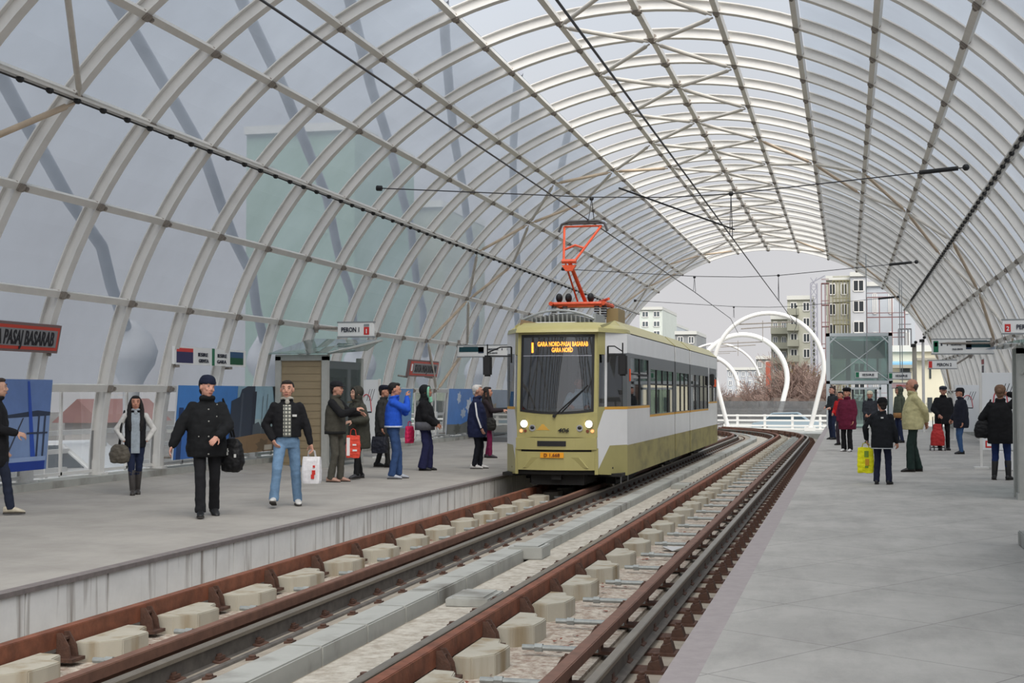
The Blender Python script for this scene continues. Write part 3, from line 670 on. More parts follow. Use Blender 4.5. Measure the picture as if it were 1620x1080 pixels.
# roof gear in front of the pantograph
q = MB()
for i in range(15):
    a = -.62+i*1.24/14; q.box(XC-.32+a-.014, XC-.32+a+.014, 26.6, 27.7, 2.93, 3.02+.16*(1-(a/.75)**2))
gr_ = q.build('resistor_grid', M('grey_resistor', (128, 130, 126), .6), tram)
q = MB(); P = [(a, 3.05+.20*(1-(a/.76)**2)) for a in [-.72+i*.12 for i in range(13)]]; 
for yy in (26.6, 27.7): q.tube([(XC-.32+a, yy, z) for a, z in P], .025, 6)
for x in (-.74, .72): q.box(XC-.32+x-.03, XC-.32+x+.03, 26.6, 27.7, 2.9, 3.18)
q.build('resistor_frame', GREYM, gr_)
q = MB(); q.box(XC-.85, XC+.12, 26.2, 26.5, 2.9, 3.0); q.build('roof_hatch', TWHITE, tram, bevel=.03)
q = MB(); q.box(XC+.35, XC+.60, 28.3, 29.2, 2.9, 3.38); q.build('roof_cabinet', M('brown_olive_box', (142, 122, 84), .6), tram)
# pantograph
pan = MB(); yb1 = 28.2; z0 = 3.46
for yy in (27.9, 28.7): pan.tube([(XC-.75, yy, z0), (XC+.42, yy, z0)], .04, 8)
for x in (-.72, .38): pan.tube([(XC+x, 27.75, z0), (XC+x, 28.9, z0)], .045, 8)
pan.box(XC-.6, XC+.3, 28.05, 28.5, z0-.05, z0+.04); pan.tube([(XC+.1, 28.9, z0+.1), (XC+.45, 28.0, z0+.1)], .03, 8)
pg = pan.build('pantograph', ORNG, tram, smooth=True)
for x in (-.68, -.45, .22, .38):
    for yy in (27.9, 28.7): q = MB(); q.tube([(XC+x, yy, 2.9), (XC+x, yy, 3.2)], .02, 6); [q.tube([(XC+x, yy, 3.18+.05*t), (XC+x, yy, 3.21+.05*t)], .055, 10) for t in range(5)]; q.build('insulator', M('dark_insulator', (40, 38, 40), .4), pg, smooth=True)
q = MB(); q.tube([(XC-.12, 28.5, z0+.05), (XC-.26, 27.45, 4.28)], .042, 8); q.tube([(XC-.26, 28.35, z0+.05), (XC-.34, 27.45, 4.24)], .02, 8); q.build('lower_arm', ORNG, pg, smooth=True)
q = MB()
q.tube([(XC-.42, 27.45, 4.30), (XC-.12, 27.45, 4.30)], .045, 8); q.prism([(-.42, 4.22), (-.12, 4.22), (-.2, 4.10), (-.34, 4.10)], lambda a, b: (XC+a, 27.42, b), lambda a, b: (XC+a, 27.5, b))
q.tube([(XC-.38, 27.45, 4.32), (XC-.55, 28.35, 5.10)], .026, 8); q.tube([(XC-.14, 27.45, 4.32), (XC+.24, 28.35, 5.12)], .026, 8)
q.tube([(XC-.43, 27.75, 4.57), (XC-.2, 27.75, 4.66), (XC-.03, 27.75, 4.6)], .024, 8); q.tube([(XC-.55, 28.35, 5.12), (XC+.24, 28.35, 5.12)], .022, 8)
q.build('upper_arm', ORNG, pg, smooth=True)
q = MB(); q.tube([(XC-.66, 28.3, 5.0), (XC-.6, 28.3, 5.16), (XC-.45, 28.3, 5.22), (XC+.18, 28.3, 5.22), (XC+.32, 28.3, 5.16), (XC+.38, 28.3, 5.0)], .028, 8); q.tube([(XC-.6, 28.42, 5.19), (XC+.3, 28.42, 5.19)], .024, 8)
q.build('contact_strip', M('dark_carbon', (70, 70, 72), .5), pg, smooth=True)
for x in (-.62, -.42, .05): MB().ell((XC+x, 28.15, z0+.14), (.07, .14, .10), 12, 8).build('spring_drum', BLK, pg, smooth=True)

# ============================================================ overhead wires
def wire(pts, r, label, grp=None, name='contact_wire'):
    q = MB(); q.tube(pts, r, 6, cap=True); return tag(q.build(name, WIRE, smooth=True), label, 'wire', grp)
def bend(x, z, a, b, st=2.):
    y = a; o = []
    while y < b: p = path(x, y); o.append((p.x, p.y, z)); y += (b-a) if b < YB else st*3 if y < YB else st
    p = path(x, b); o.append((p.x, p.y, z)); return o
wire([(-5.25, 3, 5.25), (-5.25, 28.3, 5.25), (-5.25, 49, 5.22), (-5.4, 66.5, 5.2), (-5.9, 77.9, 4.95)], .014, 'thin black contact wire above the left track and tram')
wire([(-2.31, 3, 4.86), (-2.31, 40, 4.86), (-2.31, 50, 4.87), (-2.31, 66.5, 4.85), (-2.9, 77.9, 4.9)], .013, 'black contact wire above the right track')
for i, y in enumerate((28.7, 49.0, 66.5)):
    a, b = cyl(R(136.2), y, RV-.15), cyl(R(43.6), y, RV-.15); zc = 5.75
    lab = ['nearest cross-span wire hung between the two sides of the vault', 'second cross-span wire, behind the pantograph', 'farthest cross-span wire near the open end of the vault'][i]
    w0 = wire([a, (-5.25, y, zc+.03), (-3.6, y, zc-.03), (-2.31, y, zc+.0), b], .012, lab, name='span_wire')
    d = (V((-5.25, y, zc))-a).normalized(); MB().tube([a, a+d*.12], .06, 8).build('wall_anchor', BLK, w0, smooth=True); d = (V((-2.31, y, zc))-b).normalized(); MB().tube([b+d*.2, b+d*.95], .045, 8).build('insulator', BLK, w0, smooth=True); MB().ell(b+d*.05, .07, 8, 6).build('wall_anchor', BLK, w0, smooth=True)
    for x in (-5.25, -2.31): MB().ell(V((x, y, zc)), .05, 8, 6).build('wire_clamp', BLK, w0, smooth=True)
    for x, z in ((-5.25, 5.25), (-2.31, 4.87)): MB().tube([(x, y-.35, z), (x, y, zc), (x, y+.35, z)], .009, 5).build('hanger', WIRE, w0)
q = MB(); q.tube([(-2.31, 29.5, 5.1), (-4.3, 26.5, 5.62)], .02, 6); tag(q.build('section_insulator', BLK), 'long black insulator rod by the right track contact wire', 'insulator')

# ============================================================ signs, posters, booths
def frame_sign(name, loc, x0, x1, y, z0, z1, label, parts, cat='sign', border=None, face=(238, 238, 236)):
    """sign facing the camera side (-Y)"""
    t = thing(name, loc, label, cat)
    MB().box(x0, x1, y, y+.09, z0, z1).build('panel', M('sign_face_%d' % face[0], face, .4), t, bevel=.006)
    [MB().box(x0-.02, x1+.02, y-.005, y+.095, za_, za_+.03).build('frame_bar', GREYM, t) for za_ in (z1, z0-.03)]
    return t
RED = M('sign_red', (208, 52, 48), .4); GRN = M('sign_green', (24, 112, 78), .4); INK = M('sign_ink', (40, 44, 60), .5); TEAL = M('dark_teal_screen', (24, 70, 78), .35)
FX, FZ = (1, 0, 0), (0, 0, 1)
def hang(t, p, x, y, z, mat=CLAMP):
    q = MB(); q.tube([p, (x, y, z)], .035, 6); q.ell(p, .09, 8, 6); q.tube([V(p)+V((.0, 0, -.12)), V(p)+V((.0, 0, .16))], .05, 6); q.build('wall_bracket', mat, t, smooth=True)
y = 30.0
t = frame_sign('platform_sign', (-11.2, y, 3.1), -11.47, -10.60, y, 2.93, 3.24, 'white PERON 1 sign with red number box, over the left platform', None)
text('PERON 1', .11, (-11.16, y-.012, 3.03), FX, FZ, INK, t, width=.44)
MB().box(-10.83, -10.70, y-.006, y, 2.96, 3.14).build('number_box', RED, t); MB().box(-10.83, -10.70, y-.006, y, 3.15, 3.21).build('pictogram', GREYM, t)
text('1', .10, (-10.765, y-.014, 2.995), FX, FZ, M('white_ink', (245, 245, 245), .5), t); hang(t, cyl(R(160), y, RV-.1), -11.5, y+.05, 3.12)
WI = MATS['white_ink']
def dir_sign(x0, x1, y, z0, z1, flip, label, br):
    t = frame_sign('direction_sign', ((x0+x1)/2, y, z0), x0, x1, y, z0, z1, label, None)
    h = z1-z0; W_ = x1-x0
    a = (lambda u: x0+u*W_) if not flip else (lambda u: x1-u*W_)
    def bx_(u0, u1, v0, v1, mat, nm): MB().box(min(a(u0), a(u1)), max(a(u0), a(u1)), y-.008, y, z0+v0*h, z0+v1*h).build(nm, mat, t)
    bx_(.03, .11, .1, .9, GRN, 'exit_pictogram'); bx_(.045, .095, .5, .8, WI, 'exit_figure')
    bx_(.56, .97, .42, .88, TEAL, 'screen'); bx_(.56, .65, .3, .88, M('screen_blue', (44, 60, 84), .4), 'screen_logo'); bx_(.66, .9, .88, .94, GREYM, 'screen_edge')
    text('IESIRE', h*.17, (a(.40), y-.012, z0+h*.58), FX, FZ, INK, t, width=W_*.17); text('CALEA GRIVITEI', h*.12, (a(.42), y-.012, z0+h*.25), FX, FZ, INK, t, width=W_*.17)
    bx_(.15, .175, .55, .75, INK, 'arrow'); bx_(.25, .265, .55, .75, INK, 'arrow')
    if br: hang(t, br, x1 if br[0] > x1 else x0, y+.05, (z0+z1)/2+.1)
    return t
dir_sign(2.53, 4.32, 44, 2.83, 3.26, False, 'wide direction sign with green box and teal screen, over the right platform', cyl(R(20), 43.9, RV-.12))
# its counterpart on the left, behind the tram mirror
dir_sign(-12.02, -10.05, 42, 2.78, 3.12, True, 'wide direction sign with teal screen, left wall beside the tram mirror', cyl(R(160), 42.1, RV-.1))
t = frame_sign('platform_sign', (3.9, 34, 3.1), 3.55, 4.42, 34, 3.02, 3.32, 'white PERON 2 sign with red box, cut by the right photo edge', None)
text('PERON 2', .11, (4.10, 33.988, 3.11), FX, FZ, INK, t, width=.48); MB().box(3.60, 3.73, 33.992, 34, 3.05, 3.23).build('number_box', RED, t); text('2', .10, (3.665, 33.985, 3.08), FX, FZ, WI, t)
t = frame_sign('platform_sign', (2.9, 52, 2.6), 2.86, 3.85, 52, 2.52, 2.80, 'small PERON 2 sign hung below and behind the wide direction sign', None)
text('PERON 2', .11, (3.42, 51.988, 2.6), FX, FZ, INK, t, width=.5); MB().box(2.88, 3.0, 51.992, 52, 2.54, 2.78).build('number_box', RED, t); hang(t, cyl(R(19), 52, RV-.12), 3.85, 52.05, 2.68)
# far small signs in front of the lift
for (u, z, g, lab) in ((.35, 2.3, GRN, 'tiny green and white exit sign in front of the lift glass'), (1.75, 2.25, GRN, 'tiny green and white exit sign at the right edge of the lift')):
    t = frame_sign('exit_sign', (u, 62, z), u, u+.95, 62, z, z+.26, lab, None); MB().box(u+.02, u+.16, 61.99, 62, z+.02, z+.24).build('exit_pictogram', g, t); text('IESIRE', .1, (u+.55, 61.99, z+.08), FX, FZ, INK, t, width=.5)
    q = MB(); q.tube([(u+.5, 62.05, z+.26), (u+.5, 62.05, 8.3)], .02, 5); q.build('hanger_rod', GREYM, t)
t = frame_sign('platform_sign', (1.85, 61, 1.95), 1.86, 2.75, 61, 1.85, 2.05, 'tiny pinkish platform sign below the exit sign by the lift', None, face=(226, 196, 196)); text('PERON 2', .08, (2.35, 60.99, 1.9), FX, FZ, RED, t, width=.6)
q = MB(); q.tube([(2.3, 61.05, 2.05), (2.3, 61.05, 8.2)], .018, 5); q.build('hanger_rod', GREYM, t)

# station name boards lying on the left wall (face +X)
GR5 = M('sign_grey_face', (134, 134, 136), .45); RB5 = M('sign_red_border', (196, 66, 52), .45); GB5 = M('sign_grey_border', (120, 100, 98), .5)
def name_board(y0, y1, z0, z1, xt, xb, label, txt, th=.2, sq=False):
    t = thing('station_name_board', ((xt+xb)/2, (y0+y1)/2, z0), label, 'sign')
    U = V((xt-xb, 0, z1-z0)).normalized(); N = V((0, 1, 0)).cross(U)
    def P(y, v, o): return V((xb, y, z0))+U*v+N*o
    H_ = V((xt-xb, 0, z1-z0)).length
    def slab(a, b, v0, v1, o0, o1, mat, nm): MB().hexa([P(a, v0, o0), P(b, v0, o0), P(b, v1, o0), P(a, v1, o0), P(a, v0, o1), P(b, v0, o1), P(b, v1, o1), P(a, v1, o1)]).build(nm, mat, t)
    slab(y0, y1, 0, H_, -.09, 0, GB5, 'casing'); slab(y0+.04, y1-.04, .04, H_-.04, 0, .006, RB5, 'red_border'); slab(y0+.10+(.2 if sq else 0), y1-.10, .09, H_-.09, .006, .012, GR5, 'face')
    text(txt, th, P((y0+y1)/2+(.1 if sq else 0), H_/2-th*.48, .016), (0, 1, 0), U, M('sign_black_ink', (26, 26, 34), .5), t, width=(y1-y0)-(.36 if not sq else .7))
    if sq: slab(y0+.12, y0+.24, .16, H_-.12, .006, .012, WI, 'white_square')
    q = MB(); q.tube([P(y1-.1, -.03, -.05), P(y1-.1, -.03, -.35)], .03, 6); q.tube([P(y0+.1, -.03, -.05), P(y0+.1, -.03, -.35)], .03, 6); q.build('wall_bracket', CLAMP, t)
name_board(17.2, 19.55, 2.24, 2.68, -12.14, -12.22, 'long grey station name board with red border, cut by the left photo edge', 'STATIA PASAJ BASARAB', .22)
name_board(37.6, 40.4, 2.10, 2.58, -12.14, -12.22, 'small red bordered name board on the left wall above the waiting passengers', 'STATIA PASAJ BASARAB', .22, True)
# direction board fixed along the left wall
t = thing('direction_board', (-12.35, 25, 2.2), 'white direction board with green strip and photo squares, on the left wall', 'sign')
def wl(y0, y1, z0, z1, mat, nm, o=.0, th=.01, skew=0):
    x = -12.28+o
    MB().hexa([(x-th-.03*0, y0, z0), (x-th, y1, z0), (x-th-.0, y1, z1), (x-th, y0, z1), (x, y0, z0), (x, y1, z0), (x, y1, z1), (x, y0, z1)]).build(nm, mat, t)
wl(23.6, 26.75, 2.16, 2.50, M('sign_face_238', (238, 238, 236)), 'panel', th=.05)
wl(23.68, 24.35, 2.19, 2.40, M('board_navy', (52, 50, 92)), 'photo_square', .006); wl(23.68, 24.35, 2.40, 2.47, RED, 'photo_square', .006)
wl(26.0, 26.62, 2.20, 2.34, M('board_deep_green', (24, 84, 56)), 'photo_square', .006); wl(26.0, 26.62, 2.34, 2.46, M('board_blue', (50, 84, 120)), 'photo_square', .006)
wl(25.17, 25.28, 2.16, 2.50, GRN, 'exit_strip', .006)
for y_, s_, z_ in ((24.77, 'IESIRE', 2.33), (24.8, 'GRIVITA', 2.21), (25.62, 'IESIRE', 2.33), (25.6, 'GARA', 2.21)): text(s_, .07, (-12.272, y_, z_), (0, 1, 0), FZ, INK, t, width=.42)
q = MB()
for y_ in (23.7, 26.0): q.box(-12.5, -12.3, y_, y_+.15, 2.10, 2.15)
q.build('wall_bracket', CLAMP, t)

def poster(y0, y1, z0, z1, label, bits, skew=0., x=-12.27):
    """framed picture panel facing +X, printed areas as flat layers"""
    t = thing('picture_panel', (x, (y0+y1)/2, z0), label, 'poster')
    xt = x+.10
    def P(u, v, o): return (x+(xt-x)*v+o, y0+(y1-y0)*u, z0+(z1-z0)*v)
    MB().hexa([P(0, 0, -.03), P(1, 0, -.03), P(1, 1, -.03), P(0, 1, -.03), P(0, 0, 0), P(1, 0, 0), P(1, 1, 0), P(0, 1, 0)]).build('panel', M('poster_back', (200, 204, 210), .5), t)
    mats = []; q = MB()
    for i, (c, pts) in enumerate(bits):
        mt = M('print_%d_%d_%d' % c, c, .5, var=.12, vs_=1.2)
        if mt not in mats: mats.append(mt)
        o = .003+.0012*i; q.add([P(u, v, o) for u, v in pts], [tuple(range(len(pts)))], mats.index(mt))
    q.build('print', mats, t, fix=False)
    for a in (.05, .95): MB().tube([P(a, .03, -.02), (x-.3, y0+(y1-y0)*a, z0+.03)], .02, 5).build('wall_bracket', CLAMP, t)
def rect(a, b, c, d): return [(a, c), (b, c), (b, d), (a, d)]
def blob(cx_, cy_, r, s=1, n=28, sd_=0): return [(cx_+r*s*.6*cos(6.283*i/n)*(1+.22*sin(i*1.35+cx_*40)+.12*cos(i*2.9)), cy_+r*sin(6.283*i/n)*(1+.22*sin(i*1.35+cx_*40)+.12*cos(i*2.9))) for i in range(n)]
SKY1, SKY2, SKY3 = (104, 132, 186), (128, 152, 194), (150, 166, 192)
poster(17.0, 19.35, .42, 1.82, 'blue picture panel of a crane beside a bridge pylon, at the left photo edge',
  [(SKY1, rect(0, 1, 0, 1)), (SKY2, rect(0, 1, .15, .62)), ((46, 58, 80), [(0, .56), (1, .60), (1, .64), (.85, .66), (.4, .60), (0, .60)]),
   ((60, 66, 84), [(.50, .10), (.52, .10), (.70, .58), (.685, .58)]), ((40, 80, 176), [(.82, .0), (.88, .0), (.735, .98), (.71, .98)]), ((52, 64, 88), rect(.86, .88, .05, .62)), ((52, 64, 88), rect(.93, .95, .05, .62)), ((52, 64, 88), rect(.74, .98, .40, .42)), ((24, 60, 150), rect(0, .97, .0, .10)), ((150, 172, 210), rect(.55, .98, .10, .15))])
poster(23.55, 28.2, .36, 1.76, 'picture panel of blue sky and glass towers, behind the person in black parka',
  [((72, 134, 206), rect(0, .56, 0, 1)), ((58, 110, 184), rect(0, .56, 0, .45)), ((30, 62, 112), rect(.02, .06, 0, .7)), ((148, 182, 200), rect(.56, 1, 0, 1)), ((168, 190, 196), rect(.56, 1, .25, .5)), ((54, 66, 84), [(.50, .15), (.50, .78), (.58, .84), (.6, .95), (.66, 1), (.74, 1), (.74, .15)]), ((44, 54, 72), rect(.72, .76, .15, .92)),
   ((76, 88, 104), rect(.60, .62, .15, .9)), ((80, 92, 104), [(.74, .15), (.74, .42), (.8, .46), (.84, .36), (.9, .40), (.96, .3), (1, .34), (1, .15)]), ((112, 124, 130), rect(.83, .835, .2, .85)), ((112, 124, 130), rect(.88, .885, .2, .88)), ((136, 112, 86), [(.56, 0), (1, 0), (1, .26), (.8, .28), (.56, .24)]), ((108, 92, 74), blob(.86, .10, .09, 1.2)), ((188, 182, 170), rect(.88, .97, .02, .10)), ((40, 44, 50), [(.93, 1), (1, 1), (1, .6), (.97, .72)])])
poster(32.6, 37.9, .35, 1.74, 'picture panel with plain blue sky and grey building, behind the bright blue hooded top',
  [((96, 144, 198), rect(0, 1, 0, 1)), ((112, 154, 198), rect(0, 1, 0, .45)), ((142, 146, 152), [(.25, 0), (.25, .35), (.35, .38), (.36, .58), (.5, .64), (.62, .5), (.62, 0)]), ((96, 100, 108), rect(.40, .46, .42, .52)), ((96, 100, 108), rect(.50, .56, .42, .52)), ((120, 124, 130), rect(.30, .9, 0, .2))])
poster(41.6, 45.6, .32, 1.76, 'picture panel of bright clouds and scrubland, left of the escalator',
  [((84, 132, 200), rect(0, 1, 0, 1)), ((196, 206, 220), blob(.3, .8, .12, .7)), ((206, 214, 226), blob(.62, .62, .16, .9)), ((176, 190, 210), blob(.45, .45, .10, 1.2)), ((150, 170, 196), blob(.7, .4, .12, 1.2)), ((110, 112, 108), [(0, 0), (1, 0), (1, .24), (.7, .30), (.4, .2), (0, .22)]), ((84, 86, 80), blob(.3, .1, .1, 1.5))])
poster(45.7, 50.5, .32, 1.74, 'dull grey picture panel beside the white haired man',
  [((142, 154, 170), rect(0, 1, 0, 1)), ((150, 138, 118), blob(.35, .5, .16, 1.0)), ((120, 118, 112), rect(0, 1, 0, .42)), ((160, 156, 146), rect(.1, .9, .42, .47))])
# notice boards on stands
def notice(x, y, z0, z1, w, label, red=True):
    t = thing('notice_stand', (x+w/2, y, 0), label, 'notice board')
    MB().box(x, x+w, y, y+.06, z0, z1).build('board', M('notice_white', (232, 234, 236), .4), t, bevel=.005)
    q = MB(); q.box(x-.05, x-.0, y-.02, y+.06, 0, z1+.02); q.box(x+w, x+w+.05, y-.02, y+.06, 0, z1+.02); q.box(x-.18, x+.12, y-.15, y+.18, 0, .04); q.box(x+w-.1, x+w+.18, y-.15, y+.18, 0, .04); q.build('stand', WHITE, t)
    q = MB(); h = z1-z0; cx_ = x+w*.5; zb = z0+h*.52
    pts = [(cx_-w*.22, zb)]+[(cx_-w*.18*cos(pi*i/10), zb+h*.14+h*.12*sin(pi*i/10)) for i in range(11)]+[(cx_+w*.22, zb)]
    q.tube([(a, y-.006, b) for a, b in pts], .012, 5); q.build('route_line', M('route_red', (206, 76, 84), .5), t)
    q = MB(); q.box(x+w*.06, x+w*.72, y-.004, y, z0+h*.50, z0+h*.52)
    for i in range(4): q.add([(x+w*(.5+.1*i), y-.004, z0+h*.68), (x+w*(.52+.1*i), y-.004, z0+h*.68), (x+w*(.66+.1*i), y-.004, z0+h*.86), (x+w*(.64+.1*i), y-.004, z0+h*.86)] if i < 3 else [(x, y-.004, z0)]*4, [(0, 1, 2, 3)])
    q.build('map_print', INK, t, fix=False)
    if red: q = MB(); q.box(x+w*.08, x+w*.30, y-.008, y, z0+h*.03, z0+h*.12); q.box(x+w*.12, x+w*.26, y-.012, y-.008, z0+h*.05, z0+h*.10, 1); q.build('red_mark', [RED, WI], t)
    return t
notice(2.80, 31, .40, 2.05, .75, 'white notice stand with red route loop, beside the woman on the phone')
MB().box(2.95, 3.3, 31.2, 31.4, 0, .36)
notice(-12.0, 32.6, .3, 1.95, .62, 'white notice stand on the left platform behind the embracing couple', False)
notice(3.6, 49.5, .3, 1.9, .8, 'small far notice stand with a route map behind the dark capped man')
q = MB(); q.box(2.95, 3.35, 30.2, 30.55, 0, .40); tag(q.build('white_bin', M('bin_white', (228, 228, 228), .5), bevel=.02), 'low white box standing at the foot of the notice stand', 'bin')
# far right poster panels
t = thing('picture_panel', (4.3, 46, .3), 'tall blue grey picture panel on the right wall behind the dark capped men', 'poster')
MB().box(4.42, 4.46, 44.6, 49.0, .35, 1.85).build('panel', M('poster_back', (200, 204, 210)), t)
q = MB(); q.box(4.405, 4.418, 44.65, 48.95, .4, 1.8, 0); q.box(4.40, 4.405, 46, 46.8, .5, 1.5, 1); q.box(4.40, 4.405, 47.4, 47.9, .5, 1.2, 1); q.build('print', [M('print_grey_blue', (136, 150, 172), .5, var=.2, vs_=2), M('print_dull', (116, 122, 136), .5)], t)
t = thing('wall_plaque', (4.4, 46, 2.2), 'small red and grey square plaque high on the right wall', 'sign')
q = MB(); q.box(4.24, 4.28, 46, 46.9, 2.15, 2.75, 0); q.box(4.225, 4.24, 46.1, 46.8, 2.55, 2.7, 1); q.box(4.225, 4.24, 46.2, 46.7, 2.2, 2.5, 2); q.build('panel', [M('sign_face_238', (238, 238, 236)), M('plaque_red', (150, 60, 60)), M('plaque_dark', (70, 60, 70))], t)

# exit booths
STEEL = M('brushed_steel', (170, 171, 166), .5, metal=.0, var=.06); TAN = M('tan_shutter', (152, 136, 108), .6, var=.05, vs_=2)
def booth(x0, x1, y0, y1, h, label, shutter, gl_up=True, m_in=1):
    t = thing('exit_booth', ((x0+x1)/2, y0, 0), label, 'booth')
    q = MB()
    for x in (x0, x1-.14): q.box(x, x+.14, y0, y0+.14, 0, h)
    q.box(x0, x1, y0, y0+.16, h-.10, h+.03); 
    for x in (x0, x1-.14): q.box(x, x+.14, y1-.14, y1, 0, h)
    q.build('frame', STEEL, t, bevel=.008)
    q = MB(); q.box(x0+.14, x1-.14, y0+.05, y0+.09, .05, h-.10)
    for i in range(14): q.box(x0+.14, x1-.14, y0+.04, y0+.05, .1+i*h/15, .11+i*h/15)
    q.build('shutter', shutter, t)
    q = MB(); q.box(x1-.04, x1-.02, y0+.14, y1-.14, .1, h-.1); q.build('side_pane', GL_E, t)
    q = MB(); q.box(x1-.16, x1+.02, y0-.02, y0+.2, -.0, .10); q.box(x0-.02, x0+.16, y0-.02, y0+.2, 0, .10); q.build('foot_block', STEEL, t)
    return t
t = booth(-12.16, -10.94, 28.0, 30.3, 2.42, 'grey framed exit booth with tan shutter against the left wall', TAN)
q = MB(); q.hexa([(-12.25, 27.85, 2.46), (-10.85, 27.85, 2.46), (-10.85, 30.3, 2.60), (-12.25, 30.3, 2.60), (-12.25, 27.85, 2.48), (-10.85, 27.85, 2.48), (-10.5, 30.3, 2.84), (-12.25, 30.3, 2.90)]); q.build('glass_canopy', GL_E, t)
q = MB(); q.tube([(-10.88, 27.9, 2.47), (-10.5, 30.3, 2.84)], .03, 6); q.build('canopy_edge', STEEL, t)
t = booth(2.50, 4.1, 22.0, 22.7, 2.30, 'steel exit booth with glass canopy at the right photo edge', M('steel_shutter', (160, 157, 148), .5))
q = MB(); q.hexa([(2.3, 21.7, 2.36), (4.2, 21.7, 2.36), (4.2, 24.8, 2.36), (2.3, 24.8, 2.36), (2.45, 21.7, 2.40), (4.2, 21.7, 2.62), (4.2, 24.8, 2.62), (2.45, 24.8, 2.40)]); q.build('glass_canopy', GL_E, t)
q = MB(); q.tube([(2.56, 21.98, 2.36), (2.75, 21.9, 2.1), (2.56, 21.98, 1.9)], .02, 6); q.build('canopy_brace', STEEL, t)
# stair parapet and railing near right
q = MB(); q.box(1.75, 3.4, 8.5, 15.55, 0, .15); struct(q, 'stair_kerb', CURB, bevel=.01)
q = MB(); xr = 1.92; BLR = M('blue_grey_railing', (150, 166, 176), .4, metal=.2)
t = thing('stair_railing', (xr, 15.2, .15), 'blue grey metal railing with horizontal slats, standing on the stair kerb', 'railing')
q.tube([(xr, 15.25, .15), (xr, 15.25, 1.10)], .03, 10); q.tube([(xr, 13.0, .15), (xr, 13.0, 1.10)], .03, 10); q.build('post', BLR, t, smooth=True)
q = MB(); q.tube([(xr, 15.3, 1.12), (xr, 9, 1.12)], .04, 10); q.build('handrail', BLR, t, smooth=True)
q = MB()
for i in range(22): q.box(xr-.015, xr+.015, 9, 15.2, .26+i*.035, .278+i*.035)
q.build('slat_infill', BLR, t)
q = MB(); q.ell((xr, 15.25, .19), (.06, .06, .04), 10, 6); q.build('post_base', CLAMP, t)
# escalator on the left platform
t = thing('escalator', (-11.9, 47, 0), 'escalator end with black handrails at the far left platform', 'escalator')
for x in (-11.75, -10.4):
    q = MB(); P_ = [(x, 44.6+.45*cos(a)+.3, .62+.45*sin(a)) for a in [R(270-22.5*i) for i in range(9)]]; q.tube([(x, 47.5, .17)]+P_+[(x, 52, 1.07)] if x > -11 else [(x, 47, .17)]+P_+[(x, 50, 1.07)], .05, 8); q.build('handrail', BLK, t, smooth=True)
    q = MB(); q.box(x-.015, x+.015, 44.7, 50, .2, 1.0); q.build('balustrade', GL_E, t)
q = MB(); q.box(-11.9, -10.3, 44.3, 50, 0, .16); q.box(-11.95, -11.6, 44.3, 45.0, 0, .35); q.build('base', M('escalator_steel', (110, 112, 114), .5, metal=.3), t)
q = MB(); q.bar((-10.3, 44.6, 1.2), (-9.35, 46.8, -.05), .08, .3); q.build('side_skirt', STEEL, t)

# ============================================================ lift tower, poles beyond the vault
t = thing('lift_tower', (.55, 66, 0), 'grey steel lift tower with greenish glass upper box, end of right platform', 'lift')
LX0, LX1, LY0, LY1 = -.95, 2.05, 66, 69
LG = M('lift_steel', (200, 206, 208), .45)
q = MB()
for x in (LX0, LX1-.18):
    for y in (LY0, LY1-.18): q.box(x, x+.18, y, y+.18, 0, 4.43)
for z in (2.05, 4.27):
    q.box(LX0, LX1, LY0, LY0+.16, z, z+.16); q.box(LX0, LX1, LY1-.16, LY1, z, z+.16); q.box(LX0, LX0+.16, LY0, LY1, z, z+.16); q.box(LX1-.16, LX1, LY0, LY1, z, z+.16)
q.build('frame', LG, t, bevel=.01)
q = MB(); zc_ = 3.24; 
q.tube([(LX0+.15, LY0+.05, 2.2), (LX1-.15, LY0+.05, 4.3)], .02, 5); q.tube([(LX0+.15, LY0+.05, 4.3), (LX1-.15, LY0+.05, 2.2)], .02, 5); q.tube([(LX0+.1, LY0+.05, 3.9), (LX0+.5, LY0+.05, 4.3)], .04, 5); q.tube([(LX1-.1, LY0+.05, 3.9), (LX1-.5, LY0+.05, 4.3)], .04, 5); q.build('cross_brace', LG, t)
for nm, bx4 in (('glass_pane', (LX0+.16, LX1-.16, LY0+.08, LY0+.10, 2.2, 4.27)), ('glass_pane', (LX0+.16, LX1-.16, LY1-.10, LY1-.08, 2.2, 4.27)), ('glass_pane', (LX0+.07, LX0+.09, LY0+.16, LY1-.16, .1, 4.27)), ('glass_pane', (LX1-.09, LX1-.07, LY0+.16, LY1-.16, .1, 4.27))):
    MB().box(*bx4).build(nm, GL_E, t)
q = MB(); q.box(LX0+.3, LX1-.3, LY0+.9, LY1-.4, 3.3, 4.1); q.box(LX0+.9, LX0+1.1, LY0+.9, LY0+1.1, 2.2, 3.4); q.box(LX1-.7, LX1-.6, LY0+.9, LY0+1, 2.2, 3.6); q.build('lift_machine', M('machine_grey', (92, 108, 104), .6), t)
q = MB(); q.box(-.02, .06, LY0+.02, LY0+.10, 0, 2.05); q.box(1.45, 1.53, LY0+.02, LY0+.1, 0, 2.05); q.box(-.02, 1.53, LY0+.02, LY0+.1, 1.8, 1.9); q.build('door_frame', LG, t)
q = MB(); q.box(.2, .3, LY0+.5, LY0+.56, 0, 1.9); q.box(1.25, 1.35, LY0+.5, LY0+.56, 0, 1.9); q.box(.2, 1.35, LY0+.5, LY0+.56, 1.8, 1.9); q.box(.72, .80, LY0+.5, LY0+.56, 0, 1.8); q.build('inner_door_frame', M('door_dark', (84, 88, 88), .5), t)
q = MB(); q.box(.3, 1.25, LY0+.52, LY0+.54, 0, 1.8); q.build('lift_door', GL_E, t)
